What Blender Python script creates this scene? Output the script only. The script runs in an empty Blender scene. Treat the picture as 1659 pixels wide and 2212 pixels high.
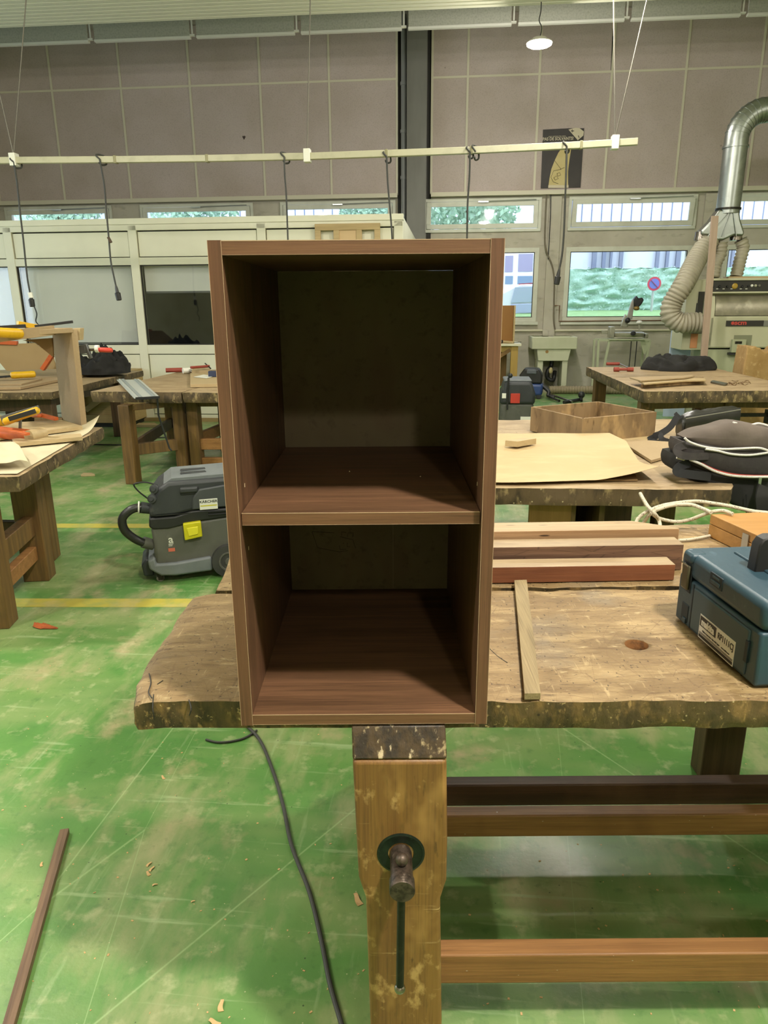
import bpy, bmesh, math, random
from mathutils import Vector, Matrix, noise
from math import sin, cos, pi, radians, tan, atan2, sqrt
random.seed(7)
SC = bpy.context.scene
COL = SC.collection

# ------------------------------------------------------------------ camera, light, exposure
F_PX, PITCH, ROLL, EYE = 1546.1, .2845, -.0071, 1.51      # focal length in pixels of the 1659x2212 frame
cam_data = bpy.data.cameras.new('camera')
cam_data.sensor_fit = 'VERTICAL'; cam_data.sensor_height = 24.0
cam_data.lens = F_PX / 2212 * 24.0
cam_data.clip_start = .02; cam_data.clip_end = 200
cam = bpy.data.objects.new('camera', cam_data); COL.objects.link(cam)
_fw = Vector((0, cos(PITCH), -sin(PITCH)))
_u0 = Vector((0, sin(PITCH), cos(PITCH))); _r0 = Vector((1, 0, 0))
_r = cos(ROLL)*_r0 + sin(ROLL)*_u0; _u = -sin(ROLL)*_r0 + cos(ROLL)*_u0
cam.matrix_world = Matrix(((_r.x, _u.x, -_fw.x, 0), (_r.y, _u.y, -_fw.y, 0), (_r.z, _u.z, -_fw.z, EYE), (0, 0, 0, 1)))
SC.camera = cam
SC.view_settings.view_transform = 'Standard'; SC.view_settings.look = 'None'
SC.view_settings.gamma = 1; SC.view_settings.use_curve_mapping = False
SC.view_settings.exposure = 0.12
SC.cycles.max_bounces = 6; SC.cycles.diffuse_bounces = 4; SC.cycles.glossy_bounces = 3
SC.cycles.transmission_bounces = 4; SC.cycles.transparent_max_bounces = 8
SC.cycles.caustics_reflective = False; SC.cycles.caustics_refractive = False
SC.cycles.sample_clamp_indirect = 6

LAMP_W = 112.0          # watts of each hanging lamp
LAMP_COL = (1.0, .94, .86)
SKY = 5.0              # strength of the overcast sky outside
world = bpy.data.worlds.new('overcast_sky'); SC.world = world; world.use_nodes = True
_b = world.node_tree.nodes['Background']; _b.inputs[0].default_value = (.78, .87, 1, 1); _b.inputs[1].default_value = SKY

RA = radians(5.2)      # the hall is turned 5.2 degrees to the camera
RC, RS = cos(RA), sin(RA)
V_WALL, V_PART = 13.245, 9.31

def room(u, v, z=0.0): return Vector((u*RC + v*RS, -u*RS + v*RC, z))
LAMP_POS = [(1.1 + cu, .02 + 3.33*k, 4.12) for cu in (-5.0, 0, 5.0) for k in (-1, 0, 1, 2) if not (cu and k in (-1, 2))] + [(1.011, 10.0, 4.5)]

# ------------------------------------------------------------------ measuring helpers (points in the world)
def ray(x, y): return _fw + _r*((x-829.5)/F_PX) - _u*((y-1106)/F_PX)
ORI = Vector((0, 0, EYE))
def onz(x, y, z):
    d = ray(x, y); return ORI + d*((z-EYE)/d.z)
def ony(x, y, Y):
    d = ray(x, y); return ORI + d*(Y/d.y)
def onv(x, y, v):            # room coordinates (u, z) on the plane v
    d = ray(x, y); dv = d.x*RS + d.y*RC; p = ORI + d*(v/dv)
    return p.x*RC - p.y*RS, p.z
class Plane:                 # a vertical plane through a floor point; local (s, z) on it, shifted back by d
    def __init__(s, x, y, yaw): s.o = Vector((x, y, 0)); s.yaw = yaw; s.e = Vector((cos(yaw), sin(yaw), 0)); s.n = Vector((-sin(yaw), cos(yaw), 0))
    def p(s, x, y, d=0.0):
        r = ray(x, y); t = ((s.o + s.n*d - ORI).dot(s.n))/r.dot(s.n); q = ORI + r*t
        return ((q-s.o).dot(s.e), q.z)

# ------------------------------------------------------------------ materials
MATS = {}
def lin(c):
    if isinstance(c, str):
        c = [int(c[i:i+2], 16)/255 for i in (0, 2, 4)]
        c = [x/12.92 if x <= .04045 else ((x+.055)/1.055)**2.4 for x in c]
    return (*c[:3], 1)
def mat(name, base, layers=(), rough=.6, metal=0, bump=None, spec=.5, emit=None, rvar=None, coat=0):
    """base colour + layers of stains/grain. layer = (kind, colour, stretch, scale, lo, hi, amount)"""
    if name in MATS: return MATS[name]
    m = bpy.data.materials.new(name); m.use_nodes = True; nt = m.node_tree; N = nt.nodes; K = nt.links
    b = N['Principled BSDF']; b.inputs['Roughness'].default_value = rough; b.inputs['Metallic'].default_value = metal
    b.inputs['Specular IOR Level'].default_value = spec; b.inputs['Base Color'].default_value = lin(base)
    if coat: b.inputs['Coat Weight'].default_value = coat; b.inputs['Coat Roughness'].default_value = .15
    if emit: b.inputs['Emission Color'].default_value = lin(base); b.inputs['Emission Strength'].default_value = emit
    tc = N.new('ShaderNodeTexCoord')
    def tex(kind, stretch, scale):
        mp = N.new('ShaderNodeMapping'); mp.inputs['Scale'].default_value = stretch[:3]
        if len(stretch) > 3: mp.inputs['Rotation'].default_value = (0, 0, stretch[3])
        K.new(tc.outputs['Object'], mp.inputs['Vector'])
        if kind == 'noise' or kind == 'fine':
            t = N.new('ShaderNodeTexNoise'); t.inputs['Detail'].default_value = 3 if kind == 'noise' else 8; t.inputs['Roughness'].default_value = .6
            out = t.outputs['Fac']
        elif kind == 'dot':
            t = N.new('ShaderNodeTexVoronoi'); out = t.outputs['Distance']
        elif kind == 'crack':
            t = N.new('ShaderNodeTexVoronoi'); t.feature = 'DISTANCE_TO_EDGE'; out = t.outputs['Distance']
        elif kind == 'cell':
            t = N.new('ShaderNodeTexVoronoi'); out = t.outputs['Color']
        t.inputs['Scale'].default_value = scale; K.new(mp.outputs[0], t.inputs['Vector'])
        if kind == 'cell':
            s = N.new('ShaderNodeSeparateColor'); K.new(out, s.inputs[0]); out = s.outputs[0]
        return out
    def rng(out, lo, hi, a, bb):
        r = N.new('ShaderNodeMapRange'); r.inputs[1].default_value = lo; r.inputs[2].default_value = hi
        r.inputs[3].default_value = a; r.inputs[4].default_value = bb; K.new(out, r.inputs[0]); return r.outputs[0]
    cur = None
    for kind, col, stretch, scale, lo, hi, amt in layers:
        f = rng(tex(kind, stretch, scale), lo, hi, 0, amt)
        mx = N.new('ShaderNodeMix'); mx.data_type = 'RGBA'
        if cur is None: mx.inputs[6].default_value = lin(base)
        else: K.new(cur, mx.inputs[6])
        mx.inputs[7].default_value = lin(col); K.new(f, mx.inputs[0]); cur = mx.outputs[2]
    if cur is not None: K.new(cur, b.inputs['Base Color'])
    if rvar: K.new(rng(tex('noise', rvar[0], rvar[1]), .35, .65, rvar[2], rvar[3]), b.inputs['Roughness'])
    if bump:
        bl = bump if isinstance(bump, list) else [bump]; prev = None
        for kind, stretch, scale, dist in bl:
            bp = N.new('ShaderNodeBump'); bp.inputs['Strength'].default_value = 1; bp.inputs['Distance'].default_value = abs(dist)
            if kind == 'crack' or kind == 'dot': src = rng(tex(kind, stretch, scale), 0, .12, 0, 1)
            else: src = tex(kind, stretch, scale)
            K.new(src, bp.inputs['Height'])
            if prev: K.new(prev, bp.inputs['Normal'])
            prev = bp.outputs[0]
        K.new(prev, b.inputs['Normal'])
    MATS[name] = m; return m
def grain(name, c1, c2, axis='x', rough=.55, scale=1.0, bump=.0008, extra=(), amt=.8, pore=0, **k):
    st = {'x': (1.2, 22, 22), 'y': (22, 1.2, 22), 'z': (22, 22, 1.2)}[axis]
    st2 = {'x': (3, 90, 90), 'y': (90, 3, 90), 'z': (90, 90, 3)}[axis]
    st3 = {'x': (5, 260, 260), 'y': (260, 5, 260), 'z': (260, 260, 5)}[axis]
    if pore: extra = [('noise', '2a1a10', st3, 1.3, .50, .72, pore)] + list(extra)
    return mat(name, c1, [('noise', c2, st, 1.6*scale, .35, .68, amt), ('fine', c2, st2, 1.5*scale, .5, .7, amt*.6)] + list(extra),
               rough=rough, bump=('noise', st2, 1.5*scale, bump) if bump else None, **k)
def glass_mat(name, tint=(.93, .97, .97), refl=1.0):
    m = bpy.data.materials.new(name); m.use_nodes = True; N = m.node_tree.nodes; K = m.node_tree.links
    for n in list(N):
        if n.type != 'OUTPUT_MATERIAL': N.remove(n)
    t = N.new('ShaderNodeBsdfTransparent'); t.inputs[0].default_value = (*tint, 1)
    g = N.new('ShaderNodeBsdfGlossy'); g.inputs['Roughness'].default_value = .03
    fr = N.new('ShaderNodeLayerWeight'); pw = N.new('ShaderNodeMath'); pw.operation = 'POWER'; pw.inputs[1].default_value = 4; K.new(fr.outputs['Facing'], pw.inputs[0])
    mu = N.new('ShaderNodeMath'); mu.operation = 'MULTIPLY_ADD'; mu.inputs[1].default_value = .6; mu.inputs[2].default_value = .05*refl
    mx = N.new('ShaderNodeMixShader'); K.new(pw.outputs[0], mu.inputs[0]); K.new(mu.outputs[0], mx.inputs[0])
    K.new(t.outputs[0], mx.inputs[1]); K.new(g.outputs[0], mx.inputs[2]); K.new(mx.outputs[0], N['Material Output'].inputs[0])
    return m

# ------------------------------------------------------------------ mesh builder
class MB:
    def __init__(s): s.v = []; s.f = []; s.m = []; s.mi = 0
    def add(s, vs, fs):
        o = len(s.v); s.v += [tuple(p) for p in vs]; s.f += [tuple(i+o for i in f) for f in fs]; s.m += [s.mi]*len(fs); return s
    def box(s, a, b, M=None, taper=None):
        x0, y0, z0 = a; x1, y1, z1 = b
        vs = [Vector(p) for p in ((x0,y0,z0),(x1,y0,z0),(x1,y1,z0),(x0,y1,z0),(x0,y0,z1),(x1,y0,z1),(x1,y1,z1),(x0,y1,z1))]
        if M is not None: vs = [M @ p for p in vs]
        return s.add(vs, [(0,3,2,1),(4,5,6,7),(0,1,5,4),(1,2,6,5),(2,3,7,6),(3,0,4,7)])
    def hexa(s, lo, hi):     # 4 lower points, 4 upper points
        return s.add(list(lo)+list(hi), [(0,3,2,1),(4,5,6,7),(0,1,5,4),(1,2,6,5),(2,3,7,6),(3,0,4,7)])
    def bar(s, p, q, w, h, up=(0,0,1)):   # square bar between two points
        p, q = Vector(p), Vector(q); d = (q-p).normalized(); sd = d.cross(Vector(up))
        if sd.length < 1e-4: sd = Vector((1,0,0))
        sd.normalize(); up = sd.cross(d).normalized()
        c = lambda o: [o-sd*w/2-up*h/2, o+sd*w/2-up*h/2, o+sd*w/2+up*h/2, o-sd*w/2+up*h/2]
        return s.add(c(p)+c(q), [(0,1,2,3),(7,6,5,4),(0,4,5,1),(1,5,6,2),(2,6,7,3),(3,7,4,0)])
    def prism(s, pts, vec):               # closed outline pushed along vec
        pts = [Vector(p) for p in pts]; n = len(pts); vec = Vector(vec)
        vs = pts + [p+vec for p in pts]
        return s.add(vs, [tuple(range(n))[::-1], tuple(range(n, 2*n))] + [(i, (i+1) % n, n+(i+1) % n, n+i) for i in range(n)])
    def tube(s, pts, r, n=10, caps=True):
        pts = [Vector(p) for p in pts]; rs = r if isinstance(r, (list, tuple)) else [r]*len(pts)
        nrm = None; base = len(s.v); vs = []
        for i, p in enumerate(pts):
            t = (pts[min(i+1, len(pts)-1)] - pts[max(i-1, 0)])
            if t.length < 1e-9: t = Vector((0,0,1))
            t.normalize()
            if nrm is None: nrm = t.orthogonal().normalized()
            nrm = (nrm - t*nrm.dot(t)); nrm = nrm.normalized() if nrm.length > 1e-6 else t.orthogonal().normalized()
            b = t.cross(nrm)
            vs += [p + (nrm*cos(2*pi*k/n) + b*sin(2*pi*k/n))*rs[i] for k in range(n)]
        fs = [(i*n+k, i*n+(k+1) % n, (i+1)*n+(k+1) % n, (i+1)*n+k) for i in range(len(pts)-1) for k in range(n)]
        if caps: fs += [tuple(range(n))[::-1], tuple(range((len(pts)-1)*n, len(pts)*n))]
        return s.add(vs, fs)
    def cyl(s, p, q, r, r2=None, n=20): return s.tube([p, q], [r, r if r2 is None else r2], n)
    def lathe(s, prof, c=(0,0,0), axis='z', n=24):     # prof = (r, h) pairs
        c = Vector(c); ax = {'x': Vector((1,0,0)), 'y': Vector((0,1,0)), 'z': Vector((0,0,1))}[axis] if isinstance(axis, str) else Vector(axis).normalized()
        e = ax.orthogonal().normalized(); g = ax.cross(e); vs = []
        for r, h in prof: vs += [c + ax*h + (e*cos(2*pi*k/n)+g*sin(2*pi*k/n))*max(r, 1e-5) for k in range(n)]
        fs = [(i*n+k, i*n+(k+1) % n, (i+1)*n+(k+1) % n, (i+1)*n+k) for i in range(len(prof)-1) for k in range(n)]
        fs += [tuple(range(n))[::-1], tuple(range((len(prof)-1)*n, len(prof)*n))]
        return s.add(vs, fs)
    def grid(s, nx, ny, fn, thick=None):
        P = [Vector(fn(i/nx, j/ny)) for j in range(ny+1) for i in range(nx+1)]; w = nx+1
        q = [(j*w+i, j*w+i+1, (j+1)*w+i+1, (j+1)*w+i) for j in range(ny) for i in range(nx)]
        if thick is None: return s.add(P, q)
        n = len(P); Q = [p - Vector((0,0,thick)) for p in P]
        fs = q + [tuple(i+n for i in f[::-1]) for f in q]
        rim = [i for i in range(w)] + [j*w+nx for j in range(1, ny+1)] + [ny*w+i for i in range(nx-1, -1, -1)] + [j*w for j in range(ny-1, 0, -1)]
        for a, b in zip(rim, rim[1:]+rim[:1]): fs.append((b, a, a+n, b+n))
        return s.add(P+Q, fs)
    def ball(s, c, r, n=14, sq=(1,1,1)):
        c = Vector(c); m = max(6, n//2)
        prof = [(sin(pi*i/m), -cos(pi*i/m)) for i in range(m+1)]; vs = []
        for rr, h in prof: vs += [c + Vector((max(rr,1e-4)*cos(2*pi*k/n)*r*sq[0], max(rr,1e-4)*sin(2*pi*k/n)*r*sq[1], h*r*sq[2])) for k in range(n)]
        fs = [(i*n+k, i*n+(k+1) % n, (i+1)*n+(k+1) % n, (i+1)*n+k) for i in range(m) for k in range(n)]
        return s.add(vs, fs)
    def build(s, name, mats, parent=None, smooth=30, bevel=0, seg=2, kind=None, loc=None, rz=None):
        me = bpy.data.meshes.new(name); me.from_pydata(s.v, [], s.f)
        for m in (mats if isinstance(mats, (list, tuple)) else [mats]): me.materials.append(m)
        if s.mi or any(s.m): me.polygons.foreach_set('material_index', s.m)
        bm = bmesh.new(); bm.from_mesh(me); bmesh.ops.remove_doubles(bm, verts=bm.verts, dist=1e-6)
        bmesh.ops.recalc_face_normals(bm, faces=bm.faces); bm.to_mesh(me); bm.free()
        if smooth:
            me.shade_smooth(); me.set_sharp_from_angle(angle=radians(smooth))
        o = bpy.data.objects.new(name, me); COL.objects.link(o)
        if parent is not None: o.parent = parent
        if kind: o['kind'] = kind
        if loc is not None: o.location = loc
        if rz is not None: o.rotation_euler.z = rz
        if bevel:
            md = o.modifiers.new('edge', 'BEVEL'); md.width = bevel; md.segments = seg; md.limit_method = 'ANGLE'; md.angle_limit = radians(40)
        return o
def empty(name, loc=(0,0,0), rz=0.0):
    o = bpy.data.objects.new(name, None); COL.objects.link(o); o.location = loc; o.rotation_euler.z = rz; o.empty_display_size = .1; return o
def tag(o, label, cat, group=None, kind=None):
    o['label'] = label; o['category'] = cat
    if group: o['group'] = group
    if kind: o['kind'] = kind
    return o
def copy_tree(o, parent=None):
    c = o.copy(); COL.objects.link(c); c.parent = parent
    for ch in [x for x in ALLOBJ() if x.parent == o]: copy_tree(ch, c)
    return c
def ALLOBJ(): return list(COL.objects)
def struct(name, mb, m, **k):
    return mb.build(name, m, kind='structure', rz=-RA, **k)     # built in room coordinates (u, v, z)
def text(name, body, size, m, parent, M, ext=.0004, align='CENTER', bold=0.0, sx=1.0):
    cu = bpy.data.curves.new(name, 'FONT'); cu.body = body; cu.size = size; cu.extrude = ext; cu.align_x = align; cu.align_y = 'CENTER'
    cu.offset = bold; cu.resolution_u = 3
    t_ = bpy.data.objects.new(name, cu); COL.objects.link(t_); dg = bpy.context.evaluated_depsgraph_get(); me = bpy.data.meshes.new_from_object(t_.evaluated_get(dg)); bpy.data.objects.remove(t_)
    me.materials.clear(); me.materials.append(m); me.name = name
    o = bpy.data.objects.new(name, me); COL.objects.link(o); o.parent = parent
    o.matrix_local = M @ Matrix.Diagonal((sx, 1, 1, 1)); return o
def MX(ex, ey, ez, o):      # matrix from three axes and an origin
    ex, ey, ez, o = map(Vector, (ex, ey, ez, o))
    return Matrix(((ex.x, ey.x, ez.x, o.x), (ex.y, ey.y, ez.y, o.y), (ex.z, ey.z, ez.z, o.z), (0,0,0,1)))
def face_front(x, y, z): return MX((1,0,0), (0,0,1), (0,-1,0), (x, y, z))   # lettering that stands up and faces local -Y
def catmull(pts, n=8):
    pts = [Vector(p) for p in pts]; out = []
    for i in range(len(pts)-1):
        p0, p1, p2, p3 = pts[max(i-1,0)], pts[i], pts[i+1], pts[min(i+2, len(pts)-1)]
        for k in range(n):
            t = k/n; out.append(.5*((2*p1)+(-p0+p2)*t+(2*p0-5*p1+4*p2-p3)*t*t+(-p0+3*p1-3*p2+p3)*t**3))
    return out+[pts[-1]]
def nz(x, y, z, s=1.0): return noise.noise(Vector((x*s, y*s, z*s)))
def ribbed(mb, pts, r, pitch=.02, depth=.12, n=16):
    """corrugated hose along a smooth path"""
    P = catmull(pts, 40); L = [0]
    for a, b in zip(P, P[1:]): L.append(L[-1]+(b-a).length)
    tot = L[-1]; steps = int(tot/pitch*4); out = []; rs = []; j = 0
    for i in range(steps+1):
        d = tot*i/steps
        while j < len(L)-2 and L[j+1] < d: j += 1
        t = (d-L[j])/max(L[j+1]-L[j], 1e-9); out.append(P[j].lerp(P[j+1], min(t,1)))
        rs.append(r*(1 - depth*(1 if i % 4 in (2,) else (.35 if i % 4 in (1,3) else 0))))
    return mb.tube(out, rs, n)
def rag(name, cx, cy, z, rx, ry, h, m, seed=0, yaw=0, parent=None, fold=1.0, res=(56, 24)):
    """a heap of crumpled cloth lying on a surface"""
    nx, ny = res; mb = MB(); vs = []; c, s_ = cos(yaw), sin(yaw)
    for j in range(ny+1):
        ph = pi/2*j/ny
        for i in range(nx):
            a = 2*pi*i/nx; dx, dy = cos(a), sin(a)
            lob = 1 + .28*nz(dx*1.3, dy*1.3, seed+2.1) + .12*nz(dx*4, dy*4, seed)
            rr = cos(ph)**.45*lob if j < ny else 0
            x, y = dx*rr*rx, dy*rr*ry
            hh = sin(ph)**.8*h*(.75+.5*nz(x/rx*1.2, y/ry*1.2, seed+9))
            f = abs(nz(x*7+seed, y*7, 1.7+ph)) ; f2 = abs(nz(x*16, y*16+seed, 3.3))
            zz = hh*(1 - fold*.55*(1-min(1, f*3.2))) + fold*h*.10*(f2-.2)
            k = 1+fold*.10*nz(x*9, y*9, seed+hh*20)
            X, Yy = x*k, y*k
            vs.append((cx+X*c-Yy*s_, cy+X*s_+Yy*c, z+max(.001, zz) if j else z+.001))
    fs = [(j*nx+i, j*nx+(i+1) % nx, (j+1)*nx+(i+1) % nx, (j+1)*nx+i) for j in range(ny) for i in range(nx)]
    fs.append(tuple(range(nx))[::-1])
    mb.add(vs, fs); return mb.build(name, m, parent, smooth=55)

# ------------------------------------------------------------------ shared materials
M_CREAM = mat('cream_paint', 'd9d6bd', [('noise', 'c2bda0', (1,1,1), 1.2, .4, .7, .5)], rough=.5)
M_CREAM2 = mat('cream_paint_light', 'dedcc6', [('noise', 'cdcab4', (1,1,1), 1.5, .4, .7, .5)], rough=.45)
M_FRAME = mat('window_frame_paint', 'cdcfc0', [('noise', 'b0b0a0', (1,1,1), 3, .45, .75, .6)], rough=.5)
M_CONC = mat('concrete', 'bcb7a8', [('noise', '9d9788', (1,1,1), 1.5, .4, .7, .7), ('fine', '827b6c', (1,1,2.5), 4, .56, .72, .6), ('noise', 'b8b29c', (3,3,1), 5, .5, .7, .4)], rough=.85, bump=('fine', (1,1,1), 12, .002))
M_FIBRE = mat('fibre_board_panel', 'beb1ac', [('noise', 'a89a8d', (1,1,1), .9, .35, .7, .7), ('fine', '8f8377', (1,1,1), 60, .5, .68, .35), ('dot', '4a4038', (1,1,1), 1.9, .035, .0, .6)], rough=.95)
M_BATTEN = mat('cream_batten', 'cbc6b0', rough=.6)
M_FLOOR = mat('green_floor_paint', '5c8845',
    [('noise', '3f7130', (1,1,1), 1.1, .40, .62, .6),
     ('noise', '98a06c', (.35,1,1,.5), 2.6, .44, .68, .65),
     ('fine', 'aba27c', (1.2,.45,1,-.5), 3.2, .50, .68, .7),
     ('fine', 'b29c7c', (1,1,1), 3.6, .57, .70, .65),
     ('noise', '24602a', (1,.5,1,.3), 3.0, .60, .75, .45),
     ('crack', 'a8c08a', (1,.22,1,.35), 1.1, .0013, .0, .5),
     ('fine', 'a8b98c', (.6,9,1,.7), 3.0, .60, .70, .5),
     ('fine', 'a2b486', (8,.7,1,.2), 3.0, .61, .72, .45),
     ('dot', '24371f', (1,1,1), 17, .045, .03, .8),
     ('dot', 'c9bf9c', (1,1,1), 27, .05, .03, .75),
     ('fine', 'b9b78e', (1,1,1), 14, .56, .72, .5), ('fine', '3f6a33', (1,1,1), 22, .56, .7, .45)],
    rough=.36, spec=.5, bump=[('fine', (1,1,1), 60, .0006), ('noise', (1,1,1), 2.0, .004)], rvar=((1,1,1), 2.2, .30, .50))
M_YELLOW = mat('yellow_floor_line', 'b3a748', [('fine', '8f9c58', (1,1,1), 9, .45, .66, .8), ('fine', 'b9a878', (1,1,1), 5, .55, .7, .6)], rough=.45)
M_SEALS = mat('dark_seal', '2a2822', rough=.7)
M_STEEL = mat('painted_steel_column', '6f6f68', [('noise', '57564e', (1,1,.3), 3, .4, .7, .6)], rough=.45)
M_GLASS = glass_mat('window_glass')
M_PGLASS = glass_mat('office_glass', (.965,.975,.97), 1.6)
M_GREYP = mat('grey_fabric_panel', 'b4b4a6', [('fine', '858577', (1,1,1), 40, .45, .7, .5)], rough=.9)
M_WHITE = mat('white_profile', 'e6e5da', rough=.4)
M_CABLE = mat('black_cable', '1c1c1b', rough=.55)
M_DCABLE = mat('dark_grey_cable', '3a3a36', rough=.6)
M_ALU = mat('galvanised_sheet', '9a9f9a', [('cell', '868a86', (1,1,1), 14, .2, .9, .5), ('noise', 'a4a7a0', (1,1,.3), 4, .5, .7, .4)], rough=.36, metal=1)
M_ALUM = mat('brushed_aluminium', 'b8bcc0', rough=.3, metal=1)
M_BLACK = mat('black_plastic', '1b1b1c', [('noise', '2c2b2a', (1,1,1), 7, .4, .7, .6)], rough=.45)
M_IRON = mat('dark_iron', '26251f', [('fine', '4a4234', (1,1,1), 40, .5, .7, .6)], rough=.4, metal=.7)

# ------------------------------------------------------------------ the hall
U0, U1, V0 = -9.5, 9.0, -7.0
f = MB(); f.grid(4, 4, lambda i, j: (U0+(U1-U0)*i, V0+(V_WALL+.3-V0)*j, 0)); fl = struct('floor', f, M_FLOOR)
# concrete part of the window wall, built round its openings
WINS = [(-8.02,-6.02), (-5.50,-3.46), (-2.98,-.97), (-.487,1.504), (1.956,4.045), (4.56,6.62)]
ZU0, ZU1, ZL0, ZL1 = 2.66, 3.20, 1.17, 2.40
w = MB(); x = U0-.3
for a, b in WINS + [(U1+.3, U1+.3)]:
    w.box((x, V_WALL, 0), (a, V_WALL+.25, 3.3)); x = b
    if a < U1: w.box((a, V_WALL, 0), (b, V_WALL+.25, ZL0)); w.box((a, V_WALL, ZL1), (b, V_WALL+.25, ZU0)); w.box((a, V_WALL, ZU1), (b, V_WALL+.25, 3.3))
w.box((U0-.3, V_WALL, 3.3), (U1+.3, V_WALL+.25, 6.0))
struct('wall_back', w, M_CONC)
for k, (a, b) in enumerate([(1.58,1.88), (4.11,4.5)]):
    struct(f'trim_{k+1}', MB().box((a+.05, V_WALL-.06, 0.0), (b-.05, V_WALL, 3.2)), M_CONC)
# fibre-board cladding above the windows, with cream battens over the joints
TRIM = [3]
def trim(mb, m=None):
    struct(f'trim_{TRIM[0]}', mb, m or M_BATTEN); TRIM[0] += 1
struct('wall_cladding_left', MB().box((U0, V_WALL-.05, 3.27), (-.93, V_WALL-.001, 5.9)), M_FIBRE)
struct('wall_cladding_right', MB().box((-.36, V_WALL-.05, 3.27), (U1, V_WALL-.001, 5.9)), M_FIBRE)
vl = [-9.24,-8.06,-6.84,-5.62,-4.42,-3.22,-2.06,-.94]; vr = [-.36,.215,1.36,2.50,3.645,4.78,5.92,7.06,8.2]
for u in vl + vr: trim(MB().box((u-.018, V_WALL-.062, 3.27), (u+.018, V_WALL-.05, 5.9)))
for z in (5.02,):
    trim(MB().box((U0, V_WALL-.060, z-.016), (-.93, V_WALL-.05, z+.016))); trim(MB().box((-.36, V_WALL-.060, z-.016), (U1, V_WALL-.05, z+.016)))
trim(MB().box((U0, V_WALL-.13, 3.225), (-.93, V_WALL, 3.29))); trim(MB().box((-.36, V_WALL-.13, 3.225), (U1, V_WALL, 3.29)))
# column between the two claddings: steel post, dark gap and down pipe
c = MB().box((-.70, V_WALL-.32, 0), (-.50, V_WALL-.002, 5.9)).box((-.76, V_WALL-.33, 0), (-.44, V_WALL-.31, 5.9)).box((-.76, V_WALL-.02, 0), (-.44, V_WALL, 5.9))
struct('trim_column', c, M_STEEL)
struct('wall_recess', MB().box((-.93, V_WALL-.004, 2.5), (-.36, V_WALL, 5.9)), M_SEALS)
pp = MB().cyl((-.82, V_WALL-.14, 0), (-.82, V_WALL-.14, 5.9), .045); 
for z in (1.5, 2.6, 3.5, 4.2, 4.9): pp.cyl((-.82, V_WALL-.14, z), (-.82, V_WALL-.14, z+.05), .056)
pp = pp.build('downpipe', mat('grey_pipe', '8d8f8f', rough=.35), rz=-RA); tag(pp, 'grey vertical pipe running up the wall beside the steel column', 'pipe')
# windows: fixed frames, hopper sashes above, fixed panes below
def ring(mb, u0, u1, z0, z1, w, v0, v1):
    mb.box((u0, v0, z0), (u1, v1, z0+w)); mb.box((u0, v0, z1-w), (u1, v1, z1)); mb.box((u0, v0, z0+w), (u0+w, v1, z1-w)); mb.box((u1-w, v0, z0+w), (u1, v1, z1-w))
    return mb
WN = 1
for i, (a, b) in enumerate(WINS):
    root = struct(f'window_{WN}', ring(MB(), a, b, ZU0, ZU1, .05, V_WALL-.035, V_WALL+.12), M_FRAME, bevel=.004); WN += 1
    tilt = .10 if i == 4 else 0.0
    sh = lambda p: p
    def tl(mb):
        mb.v = [(x, y - tilt*(z-ZU0-.05), z) if tilt else (x, y, z) for x, y, z in mb.v]; return mb
    s = tl(ring(MB(), a+.055, b-.055, ZU0+.055, ZU1-.055, .075, V_WALL-.05, V_WALL-.005)).build('sash', M_FRAME, root, bevel=.004)
    tl(MB().box((a+.12, V_WALL-.03, ZU0+.12), (b-.12, V_WALL-.024, ZU1-.12))).build('pane', M_GLASS, s)
    hd = MB().box(((a+b)/2-.07, V_WALL-.09-tilt*.4, ZU1-.075), ((a+b)/2+.10, V_WALL-.05-tilt*.4, ZU1-.055)).cyl(((a+b)/2+.1, V_WALL-.08-tilt*.4, ZU1-.06), (b-.1, V_WALL-.08-tilt*.4, ZU1-.045), .007, n=6)
    hd.build('opener', M_ALUM, root)
    root = struct(f'window_{WN}', ring(MB(), a, b, ZL0, ZL1, .075, V_WALL-.03, V_WALL+.12), M_FRAME, bevel=.004); WN += 1
    ring(MB(), a+.075, b-.075, ZL0+.075, ZL1-.075, .012, V_WALL-.02, V_WALL+.0).build('seal', M_SEALS, root)
    MB().box((a+.07, V_WALL-.014, ZL0+.07), (b-.07, V_WALL-.006, ZL1-.07)).build('pane', M_GLASS, root)
    struct(f'trim_{TRIM[0]}', MB().box((a-.03, V_WALL-.07, ZL0-.05), (b+.03, V_WALL+.0, ZL0)), M_FRAME); TRIM[0] += 1
# long white conduit below the lower windows, and small pipes by the wide window
p = MB().cyl((-.4, V_WALL-.035, 1.02), (6.9, V_WALL-.035, 1.02), .018, n=8); tag(p.build('conduit', M_CREAM, rz=-RA), 'thin cream conduit running along the wall under the windows', 'pipe')
p = MB().tube([(1.97, V_WALL-.08, 3.2), (1.965, V_WALL-.09, 2.45)], .012, 8); 
def rp(x, y, v=V_WALL-.08): u, z = onv(x, y, v); return (u, v, z)
p = MB().tube(catmull([rp(1181, 416), rp(1178, 470), rp(1177, 520), rp(1181, 545), rp(1192, 572), rp(1197, 600), rp(1197, 640), rp(1196, 690), rp(1199, 712)], 4), .013, 6)
tag(p.build('pipe', mat('old_paint_pipe', '6e6654', rough=.6), rz=-RA), 'thin grey-brown pipe bending down the wall between two windows', 'pipe')
p = MB().tube([rp(1198, 660), rp(1209, 660), rp(1207, 694), rp(1450, 692)], .010, 6)
tag(p.build('pipe', mat('copper_pipe', '6b4c33', rough=.5), rz=-RA), 'thin copper pipe running under the sill of the wide window', 'pipe')
p = MB().tube([rp(1190, 416), rp(1189, 470), rp(1184, 560)], .008, 6)
tag(p.build('cable', M_CABLE, rz=-RA), 'thin black cable dropping down the wall between two windows', 'cable')
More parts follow.
